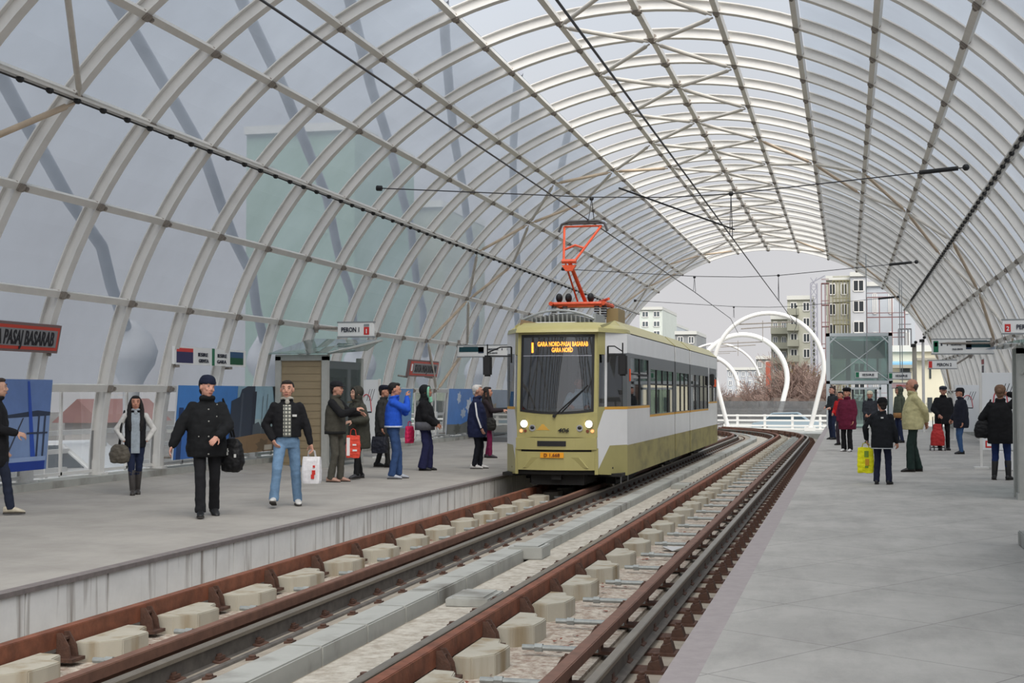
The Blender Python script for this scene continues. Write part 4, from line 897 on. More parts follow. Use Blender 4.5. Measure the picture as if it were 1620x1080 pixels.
for x, r_, z, lab, cam_ in ((3.10, .06, 3.9, 'slim white pole with a camera at the far right platform', 0), (2.75, .09, 3.7, 'tan grey pole with a dark camera beside the slim white pole', 1)):
    q = MB(); q.tube([(x, 60, 0), (x, 60, z)], r_, 8); p = q.build('camera_pole', WHITE if not cam_ else M('tan_grey_pole', (170, 164, 152), .5), None, smooth=True)
    rt_ = thing('camera_mast', (x, 60, 0), lab, 'pole'); p.parent = rt_; p.data.transform(Matrix.Translation(V((-x, -60, 0)))); p.name = 'pole'
    q = MB(); q.box(x-.15, x+.05, 59.7, 59.9, z-.15, z-.03); q.ell((x+.05, 59.8, z+.05), .07, 8, 6); q.build('camera', BLK, rt_)
# white catenary arches
WA = M('arch_white', (232, 230, 226), .45)
def portal(cx_, y, r_, zf_, ztop, label, thick=.125):
    t = thing('catenary_arch', (cx_, y, zf_), label, 'arch'); zc = ztop-r_
    a0 = R(-28); P_ = [(cx_+r_*cos(a0)-.25*0, y, zc+r_*sin(a0))]
    pts = [(cx_+r_*cos(R(a)), y, zc+r_*sin(R(a))) for a in range(-18, 199, 6)]
    e = V(pts[0]); s_ = V(pts[-1]); base = [(e.x-.55*(zc+r_*sin(R(-18))-zf_)/2.2, y, zf_)]; base2 = [(s_.x+.55*(zc+r_*sin(R(-18))-zf_)/2.2, y, zf_)]
    q = MB(); q.tube(base+pts+base2, thick, 10); q.build('arch_tube', WA, t, smooth=True)
    q = MB()
    for b in (base[0], base2[0]): q.box(b[0]-.3, b[0]+.3, y-.3, y+.3, zf_-.1, zf_+.15)
    q.build('base_plate', WA, t)
    q = MB(); z = zc+r_*.80; q.tube([(cx_-r_*.55, y, z), (cx_+r_*.45, y, z+.1)], .035, 6); q.tube([(cx_-r_*.5, y, z-.25), (cx_+r_*.3, y, z-.12)], .03, 6); q.tube([(cx_-r_*.1, y, z+.2), (cx_-r_*.1, y, z-.9)], .02, 5); q.build('wire_bracket', CLAMP, t)
portal(-4.26, 78, 3.02, -.40, 6.10, 'tall white horseshoe arch over the tracks, the nearest one, beside the lift tower')
portal(-7.3, 100, 3.15, -.75, 5.85, 'second white horseshoe arch, smaller and lower, seen inside the first', .18)
portal(-14.2, 140, 3.6, -1.9, 5.5, 'far white arch half hidden behind the tail of the tram', .22)
portal(-14.6, 160, 5.0, -2.4, 7.4, 'thin distant white arch leg between the second and far arch', .14)
# barrier beyond
t = thing('crash_barrier', (-5, 80, -.45), 'low white barrier with posts running across beyond the tracks', 'barrier')
for z in (-.22, .08, .36): q = MB(); q.box(-30, -1.15, 80, 80.06, z-.05, z+.05); q.build('barrier_rail', WA, t)
q = MB(); q.box(-30, -1.1, 79.95, 80.15, -.6, -.38); q.build('barrier_kerb', WA, t)
pq = None
for i in range(16):
    q = MB(); x = -1.5-i*1.55; q.box(x-.07, x+.07, 80.02, 80.14, -.45, .42); q.build('barrier_post', WA, t)
# mid guard fence behind
q = MB(); q.box(-34, 2, 96, 96.08, -.6, 1.1); tag(q.build('screen_fence', glass('smoky_screen', (176, 178, 180), refl=.05, alpha=.86, dark=(.7, .7, .71))), 'smoky see-through screen fence beyond the white barrier', 'fence')

# cars
def car(x, y, z, col, label, rz=0):
    t = thing('car', (x, y, z), label, 'car')
    b = MB(); A = [(-2.1, .3), (-2.1, .75), (-1.5, .85), (-.9, 1.38), (.7, 1.42), (1.35, .92), (2.1, .8), (2.15, .3)]
    b.prism(A, lambda a, c: (x+a, y-.8, z+c), lambda a, c: (x+a, y+.8, z+c)); b.build('body', M('car_paint_%d' % col[0], col, .3, metal=.2), t, bevel=.05)
    b = MB(); G = [(-1.38, .88), (-.85, 1.33), (.65, 1.36), (1.2, .94)]
    for yy in (-.815, .80): b.prism(G, lambda a, c: (x+a, y+yy, z+c), lambda a, c: (x+a, y+yy+.015, z+c))
    b.build('side_glass', M('car_glass', (60, 74, 84), .15), t)
    for a in (-1.3, 1.35):
        for yy in (-.82, .72): w_ = MB(); w_.tube([(x+a, y+yy, z+.3), (x+a, y+yy+.1, z+.3)], .3, 16); w_.build('wheel', BLK, t)
car(-3.6, 86, -.95, (150, 166, 176), 'silver blue car behind the white barrier, mostly hidden')
car(-15.4, 24.5, -.75, (226, 226, 226), 'white car outside behind the clear lower panels of the left wall')
# ground far below and around
m = MB(); m.add([(-400, -60, -8), (300, -60, -8), (300, 700, -8), (-400, 700, -8)], [(0, 1, 2, 3)]); struct(m, 'city_ground', M('city_ground', (120, 116, 110), .9, c2=(96, 90, 84), vs_=.05), fix=False)
m = MB(); m.box(-20, -12.7, 2, 120, -1.2, -.75); m.box(4.9, 9, 2, 90, -1.2, -.4); struct(m, 'road_deck', M('road_grey', (150, 150, 150), .9, var=.08, vs_=.8))
t = thing('outside_railing', (-14, 30, -.7), 'white railing outside, behind the clear lower panels of the left wall', 'railing')
for z in (-.2, .15, .5, .85): q = MB(); q.box(-14.62, -14.56, 2, 90, z-.04, z+.05); q.build('rail_bar', WA, t)
for i in range(40): q = MB(); q.box(-14.66, -14.54, 4+i*2.1, 4.1+i*2.1, -.8, .95); q.build('post', WA, t)
# ---- buildings
def building(x0, x1, y0, y1, z1, col, label, floors, cols, wcol=(70, 78, 86), wc=True, band=None, ww=.45, wh=.5, side=True, top=None, z0=-8, zf=None):
    t = thing('apartment_building', ((x0+x1)/2, y0, z0), label, 'building')
    c = M('wall_%d_%d_%d' % col, col, .85, var=.07, vs_=.15)
    MB().box(x0, x1, y0, y1, z0, z1).build('wall', c, t)
    MB().box(x0-.05, x1+.05, y0-.3, y1+.1, z1, z1+.5).build('parapet', M('parapet_pale', top or (206, 206, 200), .8), t)
    zf = zf if zf is not None else max(z0, -4); fh = (z1-zf)/floors; cw = (x1-x0)/cols
    q0 = MB(); q0.box(-cw*ww/2, cw*ww/2, -.02, .05, -fh*wh/2, fh*wh/2); w0_ = q0.build('window', M('window_dark_%d' % wcol[0], wcol, .3)); d0 = w0_.data; bpy.data.objects.remove(w0_)
    q0 = MB(); a, b = cw*ww/2, fh*wh/2
    for bb in ((-a-.08, -a+.02, -b, b), (a-.02, a+.08, -b, b), (-.05, .05, -b, b), (-a, a, b-.02, b+.1), (-a, a, -b-.1, -b+.02)): q0.box(bb[0], bb[1], -.06, 0, bb[2], bb[3])
    w0_ = q0.build('window_frame', WA); d1 = w0_.data; bpy.data.objects.remove(w0_); n = 0
    for i in range(cols):
        for k in range(floors):
            if n >= 90: break
            n += 1
            e = bpy.data.objects.new('window', d0); COL.objects.link(e); e.parent = t; e.location = V((x0+cw*(i+.5), y0-.03, zf+fh*(k+.55)))-t.location
            g = bpy.data.objects.new('window_frame', d1); COL.objects.link(g); g.parent = e
    if side:
        nd_ = max(1, int((y1-y0)/(cw))); 
        for i in range(min(nd_, 4)):
            for k in range(floors):
                for xx, sg in ((x0, -1),):
                    e = bpy.data.objects.new('window', d0); COL.objects.link(e); e.parent = t; e.location = V((xx-.03, y0+(y1-y0)*(i+.5)/min(nd_, 4), zf+fh*(k+.55)))-t.location; e.rotation_euler = (0, 0, -pi/2)
    if band:
        q = MB()
        for k in range(floors): q.box(x0+cw*band[0], x0+cw*band[1], y0-1.1, y0, zf+fh*k, zf+fh*k+fh*.42)
        q.build('balcony', M('balcony_tone', band[2], .85), t)
    return t
def px2x(u, y_):
    r = fw*F+rt*(u-810); return r.x*y_/r.y
def py2z(v, u, y_):
    r = fw*F+rt*(u-810)+upv*(540-v); return EYE+r.z*y_/r.y
def bpx(u0, u1, v, Y, dep, col, label, fl, co, **k):
    return building(px2x(u0, Y), px2x(u1, Y), Y, Y+dep, py2z(v, (u0+u1)/2, Y), col, label, fl, co, **k)
bpx(1308, 1346, 443, 165, 14, (178, 176, 162), 'beige block wrapped in scaffolding, left part of the tall building behind the lift', 8, 2, wcol=(44, 48, 52))
bpx(1346, 1372, 437, 164, 14, (196, 198, 202), 'pale blue grey stair tower of the scaffolded building', 8, 1, ww=.6, wcol=(44, 48, 58))
bpx(1372, 1448, 452, 166, 16, (186, 192, 198), 'light grey gable of the scaffolded building, right of the stair tower', 4, 3, ww=.2, wcol=(160, 166, 172))
bpx(1246, 1286, 474, 170, 12, (190, 190, 176), 'stepped cream apartment block with paired windows, left of the lattice mast', 9, 2, wcol=(60, 66, 70), band=(0, .9, (150, 150, 136)))
bpx(1220, 1247, 505, 178, 10, (168, 168, 156), 'narrow grey apartment wing with balconies, left of the stepped block', 8, 2, wcol=(120, 128, 136), band=(0, 2, (140, 140, 128)))
bpx(1150, 1222, 585, 260, 14, (186, 190, 196), 'distant hazy pale apartment rows seen through the arches', 6, 7, wcol=(130, 138, 150))
bpx(1196, 1232, 568, 210, 10, (158, 160, 156), 'small grey green block with a red brick chimney seen through the arches', 6, 3, wcol=(110, 114, 120))
q = MB(); Yb = 200; q.box(px2x(1211, Yb), px2x(1220, Yb), Yb, Yb+2, -8, py2z(572, 1215, Yb)); tag(q.build('brick_chimney', M('chimney_brick', (168, 92, 74), .9, var=.1)), 'red brick chimney column seen through the second arch', 'chimney')
bpx(1012, 1048, 490, 230, 20, (206, 212, 204), 'pale green tower block above the tram roof', 12, 2, wcol=(92, 100, 104), ww=.5)
bpx(1048, 1070, 516, 254, 20, (190, 196, 200), 'lower pale block stepped behind the green tower block', 10, 2, wcol=(110, 118, 126))
bpx(1068, 1102, 529, 200, 14, (150, 152, 152), 'grey flat roofed block just above the tram roof', 8, 2, wcol=(90, 96, 100), top=(128, 128, 130))
# cream house with blue roof
Yh = 112
t = bpx(1412, 1520, 556, Yh, 12, (216, 210, 188), 'cream house with dark windows at the right, below the scaffolded building', 1, 1, ww=.001, wh=.001, side=False); t.name = 'cream_house'
q = MB()
for (u, v, w_, h_) in ((1431, 590, 15, 20), (1471, 588, 3, 20), (1470, 640, 7, 22), (1485, 640, 7, 22)):
    q = MB(); x, z = px2x(u, Yh), py2z(v, u, Yh); s_ = Yh/2175*1.0; q.box(x-w_*s_/2, x+w_*s_/2, Yh-.06, Yh-.02, z-h_*s_/2, z+h_*s_/2); q.build('window', M('house_window', (52, 58, 60), .3), t)
q = MB(); x0, x1 = px2x(1408, Yh-1), px2x(1446, Yh-1); za, zb_ = py2z(577, 1425, Yh-1), py2z(563, 1425, Yh-1)
q.hexa([(x0, Yh-1.4, za), (x1, Yh-1.4, za), (x1, Yh+4, zb_), (x0, Yh+4, zb_), (x0, Yh-1.4, za+.12), (x1, Yh-1.4, za+.12), (x1, Yh+4, zb_+.12), (x0, Yh+4, zb_+.12)]); q.build('blue_roof', M('blue_roof', (120, 172, 204), .5), t)
q = MB(); q.box(x0, x1, Yh-1.4, Yh-.05, za-.25, za); q.box(px2x(1450, Yh), px2x(1500, Yh), Yh-.6, Yh, py2z(566, 1470, Yh)-.2, py2z(566, 1470, Yh)); q.build('eave', M('eave_grey', (150, 146, 134), .7), t)
# scaffolding
SC = M('scaffold_red_brown', (120, 84, 84), .7); SC2 = M('scaffold_grey', (104, 104, 108), .7); SC3 = M('scaffold_olive', (126, 122, 92), .8)
def scaffold(u0, u1, v0, v1, Y, nu, nv, mat, label, dec=True):
    t = thing('scaffold', (px2x(u0, Y), Y, -8), label, 'scaffolding'); x0, x1 = px2x(u0, Y), px2x(u1, Y); z0, z1 = -8, py2z(v0, u0, Y); nv = int(nv*1.5)
    for dy in (0, 1.1):
        q = MB()
        for i in range(nu+1): x = x0+(x1-x0)*i/nu; q.tube([(x, Y+dy, z0), (x, Y+dy, z1)], .055, 4)
        for k in range(nv+1): z = z0+(z1-z0)*k/nv; q.tube([(x0, Y+dy, z), (x1, Y+dy, z)], .045, 4); q.tube([(x0, Y+dy, z+.5), (x1, Y+dy, z+.5)], .03, 4)
        q.build('tube_frame', mat, t)
    if dec:
        q = MB()
        for k in range(nv+1): z = z0+(z1-z0)*k/nv; q.box(x0, x1, Y, Y+1.1, z-.05, z+.05)
        q.build('deck_board', mat, t)
scaffold(1318, 1345, 444, 600, 162, 5, 6, SC3, 'olive scaffolding tubes on the beige block behind the lift')
scaffold(1372, 1432, 470, 600, 163, 3, 6, SC, 'sparse red brown scaffolding on the light grey gable', False)
scaffold(1300, 1312, 448, 600, 160, 2, 6, SC, 'narrow dark scaffold bay right of the lattice mast')
scaffold(1422, 1442, 520, 600, 150, 4, 3, SC2, 'dark scaffold tower under the vault edge above the cream house')
# lattice mast
Ym = 150; t = thing('lattice_mast', (px2x(1288, Ym), Ym, -8), 'tall grey lattice hoist mast against the stepped apartment block', 'mast')
q = MB(); xs_ = [px2x(1283, Ym), px2x(1293, Ym)]; zt = py2z(448, 1288, Ym)
for x in xs_:
    for dy in (0, .8): q.tube([(x, Ym+dy, -8), (x, Ym+dy, zt)], .09, 4)
z = -8
while z < zt: q.tube([(xs_[0], Ym, z), (xs_[1], Ym, z+1)], .05, 4); q.tube([(xs_[1], Ym, z), (xs_[0], Ym, z+1)], .05, 4); q.tube([(xs_[0], Ym, z), (xs_[1], Ym, z)], .05, 4); z += 1
q.tube([(xs_[0], Ym, zt), (px2x(1306, Ym), Ym, zt+.8)], .08, 4); q.build('lattice', M('mast_grey', (150, 150, 160), .6), t)
q = MB(); q.box(px2x(1283, Ym-1), px2x(1291, Ym-1), Ym-.5, Ym-.4, py2z(617, 1287, Ym), py2z(601, 1287, Ym)); q.box(px2x(1286.5, Ym-1), px2x(1287.5, Ym-1), Ym-.4, Ym-.3, -8, py2z(610, 1287, Ym)); tag(q.build('traffic_sign', M('sign_pink_red', (226, 110, 106), .5)), 'small red and white road sign at the foot of the lattice mast', 'sign')
# blocks outside the left wall, seen through the skin
bu = bpx(388, 560, 210, 80, 12, (140, 168, 150), 'green tower block seen blurred through the left skin', 5, 2, ww=.001, wh=.001, side=False, top=(150, 170, 155))
bu = bpx(560, 700, 330, 96, 12, (160, 168, 150), 'beige block seen blurred through the left skin behind the passengers', 4, 2, ww=.001, wh=.001, side=False)
t = thing('low_house', (-26, 46, -8), 'low house with red brown roof outside the left wall', 'building')
ha, hb = px2x(104, 60), px2x(160, 60); MB().box(ha, hb, 60, 66, -8, .2).build('wall', M('low_house_wall', (190, 186, 182), .8), t); q = MB(); q.prism([(ha-.4, .2), (hb+.4, .2), ((ha+hb)/2, 1.35)], lambda a, b: (a, 59.5, b), lambda a, b: (a, 66.5, b)); q.build('roof', M('low_roof', (134, 92, 86), .8), t)
# bare winter trees behind the barrier
BARK = M('bare_twigs', (146, 124, 114), .95); BARK2 = M('ochre_twigs', (140, 116, 74), .95)
def tree(x, y, z, h, seed, mat, label):
    rr = random.Random(seed); t = thing('bare_tree', (x, y, z), label, 'tree', 'bare trees beyond the white barrier'); tr, tw = MB(), MB()
    def br(p, d, l, r, lv):
        e = p+d*l
        (tr if lv < 2 else tw).tube([p, e], [r, r*.6], 4 if lv < 2 else 3, cap=False)
        if lv > 4: return
        for i in range(4 if lv < 4 else 4):
            a = V((rr.gauss(0, .55), rr.gauss(0, .55), rr.gauss(.15, .35))); br(p+d*l*rr.uniform(.5, 1), (d+a).normalized(), l*rr.uniform(.6, .8), r*.6, lv+1)
    br(V((x, y, z)), V((0, 0, 1)), h*.32, h*.022, 0); tr.build('trunk', mat, t, fix=False); tw.build('twigs', mat, t, fix=False)
rr = random.Random(4)
for i, (u, v, Y) in enumerate(((1146, 604, 130), (1160, 612, 125), (1176, 606, 135), (1190, 600, 128), (1206, 610, 122), (1222, 592, 132), (1236, 575, 126), (1250, 580, 121), (1262, 560, 130), (1274, 545, 125), (1288, 580, 119), (1299, 590, 124))):
    zt = py2z(v, u, Y); tree(px2x(u, Y), Y, -5, (zt+5)*1.18, 20+i, BARK2 if i in (8,) else BARK, 'bare brown winter tree in the row behind the white barrier')
q = MB(); rr = random.Random(9)
for i in range(260):
    x = rr.uniform(-17, 1); y = rr.uniform(112, 118); z = rr.uniform(-5, .9); q.ell((x, y, z), (rr.uniform(.4, 1), .6, rr.uniform(.3, .7)), 6, 4)
tag(q.build('scrub_bank', M('brown_scrub', (104, 90, 82), .95, c2=(78, 68, 62), vs_=1.5, bump=1, bs=6)), 'brown leafless scrub bank below the bare trees', 'bushes', kind='stuff')

# ============================================================ people

WORK = bpy.data.scenes.new('workbench'); WVL = WORK.view_layers[0]
def remesh(mb, vox, name, mats, parent, amp=0, fr=9., smooth_it=2, seed=0, dec=None):
    me = bpy.data.meshes.new('tmp'); me.from_pydata([tuple(p) for p in mb.v], [], mb.f); ob = bpy.data.objects.new('tmp', me); WORK.collection.objects.link(ob)
    md = ob.modifiers.new('r', 'REMESH'); md.mode = 'VOXEL'; md.voxel_size = vox; md.use_smooth_shade = True
    if smooth_it: sm = ob.modifiers.new('s', 'SMOOTH'); sm.factor = .5; sm.iterations = smooth_it
    WVL.update(); res = bpy.data.meshes.new_from_object(ob.evaluated_get(WVL.depsgraph))
    bpy.data.objects.remove(ob); bpy.data.meshes.remove(me)
    if amp:
        for v in res.vertices:
            c = v.co; k = noise.noise(V((c.x*fr+seed, c.y*fr, c.z*fr*1.5)))+.5*noise.noise(V((c.x*fr*2.3, c.y*fr*2.3+seed, c.z*fr*3))); v.co = c+v.normal*k*amp
    res.materials.clear()
    for m_ in (mats if isinstance(mats, (list, tuple)) else [mats]): res.materials.append(m_)
    res.polygons.foreach_set('use_smooth', [True]*len(res.polygons))
    o = bpy.data.objects.new(name, res); COL.objects.link(o); o.parent = parent; return o
def ik(a, b, l1, l2, hint):
    a, b = V(a), V(b); d = b-a; L_ = min(d.length, (l1+l2)*.995); d.normalize(); b = a+d*L_
    x = (l1*l1-l2*l2+L_*L_)/(2*L_); h = sqrt(max(0, l1*l1-x*x)); hv = V(hint); hv = hv-d*hv.dot(d); hv.normalize(); return a+d*x+hv*h, b
def cap(mb, a, b, r0, r1, n=10):
    a, b = V(a), V(b); d = (b-a).normalized()
    mb.tube([a-d*r0*.9, a-d*r0*.55, a, b, b+d*r1*.55, b+d*r1*.9], [r0*.4, r0*.83, r0, r1, r1*.83, r1*.4], n)
def osec(z, w_, d_, cx=0, cy=0, n=20, e=.8):
    o = []
    for i in range(n):
        t = 2*pi*i/n; c, s_ = cos(t), sin(t); o.append(V((cx+w_*(abs(c)**e)*(1 if c > 0 else -1), cy+d_*(abs(s_)**e)*(1 if s_ > 0 else -1), z)))
    return o
def hand(mb, wrist, d, nrm, side, curl=.5, sp=1., s=1.):
    """palm, four unequal bent fingers and a thumb leaving the side of the palm"""
    d = V(d).normalized(); nrm = V(nrm); nrm = (nrm-d*nrm.dot(d)).normalized(); t = d.cross(nrm)*side; w_ = V(wrist)
    rot = Matrix((t, d, nrm)).transposed(); mb.ell(w_+d*.045*s, (.040*s, .052*s, .016*s), 10, 7, rot=rot); cap(mb, w_-d*.02, w_+d*.03*s, .024*s, .024*s, 8)
    for i, (off, ln) in enumerate(((.030, .070), (.010, .080), (-.011, .075), (-.030, .058))):
        p = w_+d*.082*s+t*off*s; a = .15
        for k in range(3):
            a += curl*(.7 if k else .5); q_ = p+(d*cos(a)+nrm*sin(a)+t*off*1.2*sp)*ln*s*(.42, .33, .25)[k]; cap(mb, p, q_, .0092*s, .0082*s, 6); p = q_
    p = w_+d*.022*s+t*.034*s; q_ = p+(t*.75+d*.7+nrm*.3).normalized()*.042*s; cap(mb, p, q_, .012*s, .0105*s, 6); cap(mb, q_, q_+(t*.25+d*.9+nrm*.4).normalized()*.030*s, .010*s, .0085*s, 6)
SK = {}
def cloth(c, rough=.85, var=.14): return M('cloth_%d_%d_%d' % c, c, rough, var=var, vs_=14, bump=.25, bs=160, spec=.25)
def skinm(c): return M('skin_%d' % c[0], c, .55, var=.06, vs_=20)
PEOPLE = {}
def person(key, uv, label, H_=1.75, rel=0, top=(30, 30, 32), hem=.85, bulk=.02, sleeve=None, legs=(30, 34, 44), shoes=(24, 24, 26), skin=(196, 150, 128), hair=(34, 28, 26), hat=None, hatc=(24, 24, 28),
           hl=(-.24, .06, .80), hr=(.24, .06, .80), el=(-.5, -.8, -.2), er=(.5, -.8, -.2), fl=(-.11, 0, 0, 8), fr=(.11, 0, 0, -8), lean=0, yaw=0, pit=0, roll=0, flare=0, boots=0, collar=None, strip=None, hood=None, longhair=False, skirt=None, near=False, belly=0, extra=None, seat=None, curl=.5, z0=0., hidehand=(0, 0), band=None, hairk='short', loc=None):
    if loc is None:
        r = fw*F+rt*(uv[0]-810)+upv*(540-uv[1]); t_ = (z0-EYE)/r.z; x, y = r.x*t_, r.y*t_
    else: x, y = loc
    c = V((-x, -y, 0)).normalized(); rr_ = V((-c.y, c.x, 0)); fc = c*cos(R(rel))+rr_*sin(R(rel)); rz = atan2(-fc.x, fc.y)
    t = thing('person', (x, y, z0), label, 'person', rz=rz); PEOPLE[key] = t; s = H_/1.75; t.scale = (s, s, s); t['_k'] = key; del t['_k']
    seed = sum(ord(ch) for ch in key)
    vox = .0075 if near else .0095
    gv = .0125 if near else .017
    hipz = .91 if seat is None else seat; hz_ = hipz-.91
    HL_, HR_ = V((-.09, 0, hipz+.01)), V((.09, 0, hipz+.01)); ly = lean
    SL, SR = V((-.172, ly, 1.405-bulk*.35+hz_)), V((.172, ly, 1.405-bulk*.35+hz_)); nk = V((0, ly+.01, 1.47+hz_)); hc = V((0, ly+.03, 1.64+hz_))
    AL, AR = V((fl[0], fl[1], fl[2]+.085)), V((fr[0], fr[1], fr[2]+.085))
    kh = (0, 1, .1) if seat is None else (0, .6, 1)
    KL, AL = ik(HL_, AL, .432, .412, kh); KR, AR = ik(HR_, AR, .432, .412, kh)
    EL, WL = ik(SL, hl, .29, .26, el); ER, WR = ik(SR, hr, .29, .26, er)
    Mh = Matrix.Translation(hc+V((0, 0, -.004))) @ Euler((R(pit), R(roll), R(yaw))).to_matrix().to_4x4() @ Matrix.Diagonal((1.17, 1.12, 1.12, 1))
    hp = lambda p: Mh @ V(p)
    rot = Mh.to_3x3()  # includes the head's size
    b = MB()
    # continuous body: head, neck, trunk, limbs, hands
    b.ell(hp((0, -.012, .015)), (.074, .094, .092), 18, 12, rot=rot); b.ell(hp((0, .024, -.045)), (.056, .064, .066), 16, 10, rot=rot); b.ell(hp((0, .052, -.085)), (.030, .026, .024), 12, 8, rot=rot)
    b.ell(hp((0, .03, .0)), (.062, .060, .07), 14, 9, rot=rot)
    b.tube([hp((0, .082, .012)), hp((0, .098, -.022)), hp((0, .090, -.036))], [.008, .015, .012], 8); b.ell(hp((.012, .088, -.034)), .010, 8, 6); b.ell(hp((-.012, .088, -.034)), .010, 8, 6)
    for sg in (-1, 1):
        b.ell(hp((sg*.076, -.008, -.008)), (.010, .020, .032), 8, 7, rot=rot); b.ell(hp((sg*.034, .068, -.028)), (.020, .016, .018), 8, 6, rot=rot); b.ell(hp((sg*.03, .078, .032)), (.024, .012, .009), 8, 6, rot=rot)
    b.ell(hp((0, .080, -.062)), (.022, .012, .008), 8, 6, rot=rot)
    cap(b, nk-V((0, .01, .05)), hp((0, -.02, -.06)), .055, .052, 12)
    b.loft([osec(z+hz_, w_, d_, 0, ly*max(0, (z-.9)/.5)) for z, w_, d_ in ((.86, .12, .09), (.98, .125, .085), (1.15, .12, .08), (1.35, .14, .085), (1.43, .13, .06), (1.47, .06, .05))])
    for A_, B_, C_, ra in ((SL, EL, WL, .042), (SR, ER, WR, .042)): cap(b, A_, B_, ra, .034, 8); cap(b, B_, C_, .034, .025, 8)
    for A_, B_, C_ in ((HL_, KL, AL), (HR_, KR, AR)): cap(b, A_, B_, .07, .048, 8); cap(b, B_, C_, .046, .034, 8)
    for W_, E_, sg, hid in ((WL, EL, 1, hidehand[0]), (WR, ER, -1, hidehand[1])):
        if not hid: hand(b, W_, W_-E_, V((-W_.x*.5+sg*.2, .35 if abs(W_.z-1.1) > .2 else .1, -.25)), sg, curl)
    remesh(b, vox, 'body', skinm(skin), t, smooth_it=1)
    # face
    q = MB(); W2 = M('eye_white', (176, 164, 158), .4); PU = M('eye_dark', (40, 30, 26), .3)
    for sg in (-1, 1): q.ell(hp((sg*.030, .0765, .010)), (.0125, .0075, .0060), 8, 6, 0, rot); q.ell(hp((sg*.030, .0830, .010)), (.0068, .004, .0060), 8, 6, 1, rot)
    q.build('eyes', [W2, PU], t, local=True, smooth=True)
    q = MB()
    for sg in (-1, 1): q.tube([hp((sg*.016, .090, .034)), hp((sg*.034, .089, .040)), hp((sg*.05, .080, .034))], [.003, .0045, .003], 5)
    q.build('eyebrows', M('hair_%d' % hair[0], hair, .8, var=.2, vs_=60, bump=.5, bs=120), t, local=True, smooth=True)
    q = MB(); q.ell(hp((0, .090, -.060)), (.023, .007, .0045), 10, 6, 0, rot); q.ell(hp((0, .089, -.067)), (.019, .007, .005), 10, 6, 0, rot); q.build('mouth', M('lips', (160, 96, 88), .5), t, local=True, smooth=True)
    HM = MATS['hair_%d' % hair[0]]
    if hat not in ('hoodup',) and hairk != 'none':
        q = MB(); q.ell(hp((0, -.034, .032)), (.083, .088, .086), 18, 12, rot=rot)
        if hairk == 'short': q.ell(hp((0, .024, .084)), (.062, .054, .030), 14, 9, rot=rot)
        if hairk == 'bald': q = MB(); q.ell(hp((0, -.04, -.008)), (.082, .078, .055), 18, 10, rot=rot)
        for sg in (-1, 1): q.ell(hp((sg*.071, -.004, .004)), (.008, .018, .028), 8, 6, rot=rot)
        q.ell(hp((0, -.07, -.04)), (.058, .035, .05), 12, 8, rot=rot)
        if hairk == 'bun': q.ell(hp((0, -.115, .02)), .045, 12, 8); q.ell(hp((0, -.02, .05)), (.09, .10, .085), 14, 9, rot=rot)
        if longhair:
            for sg in (-1, 1): q.tube([hp((sg*.06, .0, .05)), hp((sg*.088, .015, -.04)), hp((sg*.095, .02, -.12)), V((sg*.105, ly+.075, 1.38)), V((sg*.10, ly+.115, 1.24)), V((sg*.085, ly+.125, 1.13))], [.03, .034, .04, .045, .04, .02], 10)
            q.ell(V((0, ly-.07, 1.45)), (.12, .06, .2), 14, 9)
        remesh(q, .009 if near else .012, 'hair', HM, t, amp=.004, fr=40, seed=seed)
    if hat:
        HC = cloth(hatc); q = MB()
        if hat == 'beanie':
            q.loft([[hp((r_*1.02*cos(a), -.014+r_*1.2*sin(a), z)) for a in [2*pi*i/20 for i in range(20)]] for r_, z in ((.083, .030), (.089, .040), (.089, .070), (.084, .075), (.080, .10), (.062, .128), (.035, .142), (.008, .146))])
        if hat == 'cap' or hat == 'flat':
            q.loft([[hp((r_*1.03*cos(a), -.012+r_*1.2*sin(a), z)) for a in [2*pi*i/20 for i in range(20)]] for r_, z in ((.084, .035), (.088, .06), (.086 if hat == 'flat' else .080, .09), (.06, .118), (.008, .126))])
            q.prism([(-.066, .06), (-.06, .12), (-.03, .155), (.03, .155), (.06, .12), (.066, .06)], lambda a_, b_: hp((a_, b_, .040-(b_-.06)*.15)), lambda a_, b_: hp((a_, b_, .050-(b_-.06)*.15)))
            if hat == 'flat': q.ell(hp((0, .02, .078)), (.09, .115, .030), 14, 8, rot=rot)
        if hat == 'fur': q.ell(hp((0, -.01, .085)), (.105, .118, .055), 18, 10, rot=rot); q.ell(hp((0, -.01, .06)), (.10, .112, .04), 18, 10, rot=rot)
        if hat in ('hoodup', 'scarf'):
            q.ell(hp((0, -.035, .025)), (.098, .108, .112), 18, 12, rot=rot); q.ell(hp((0, -.03, -.07)), (.092, .085, .09), 16, 10, rot=rot)
            q.tube([hp((.075*cos(a), .055, .0+.10*sin(a))) for a in [R(-50+28*i) for i in range(11)]], .017, 8); q.tube([hp((0, -.03, -.1)), V((0, ly-.02, 1.42))], [.09, .12], 12)
        if hat == 'capback': q.ell(hp((0, -.012, .045)), (.086, .10, .07), 16, 10, rot=rot); q.prism([(-.05, .07), (-.03, .13), (.03, .13), (.05, .07)], lambda a_, b_: hp((a_, b_, .045)), lambda a_, b_: hp((a_, b_, .053)))
        remesh(q, .010, 'hat' if hat not in ('hoodup', 'scarf') else 'hood', HC, t, amp=.006 if hat == 'fur' else .002, fr=30, seed=seed, smooth_it=1)
    # upper garment
    TC = cloth(top); bk = bulk; q = MB(); lo_ = hem+hz_
    def cyz(z): return ly*max(0, min(1, (z-hz_-.9)/.5))
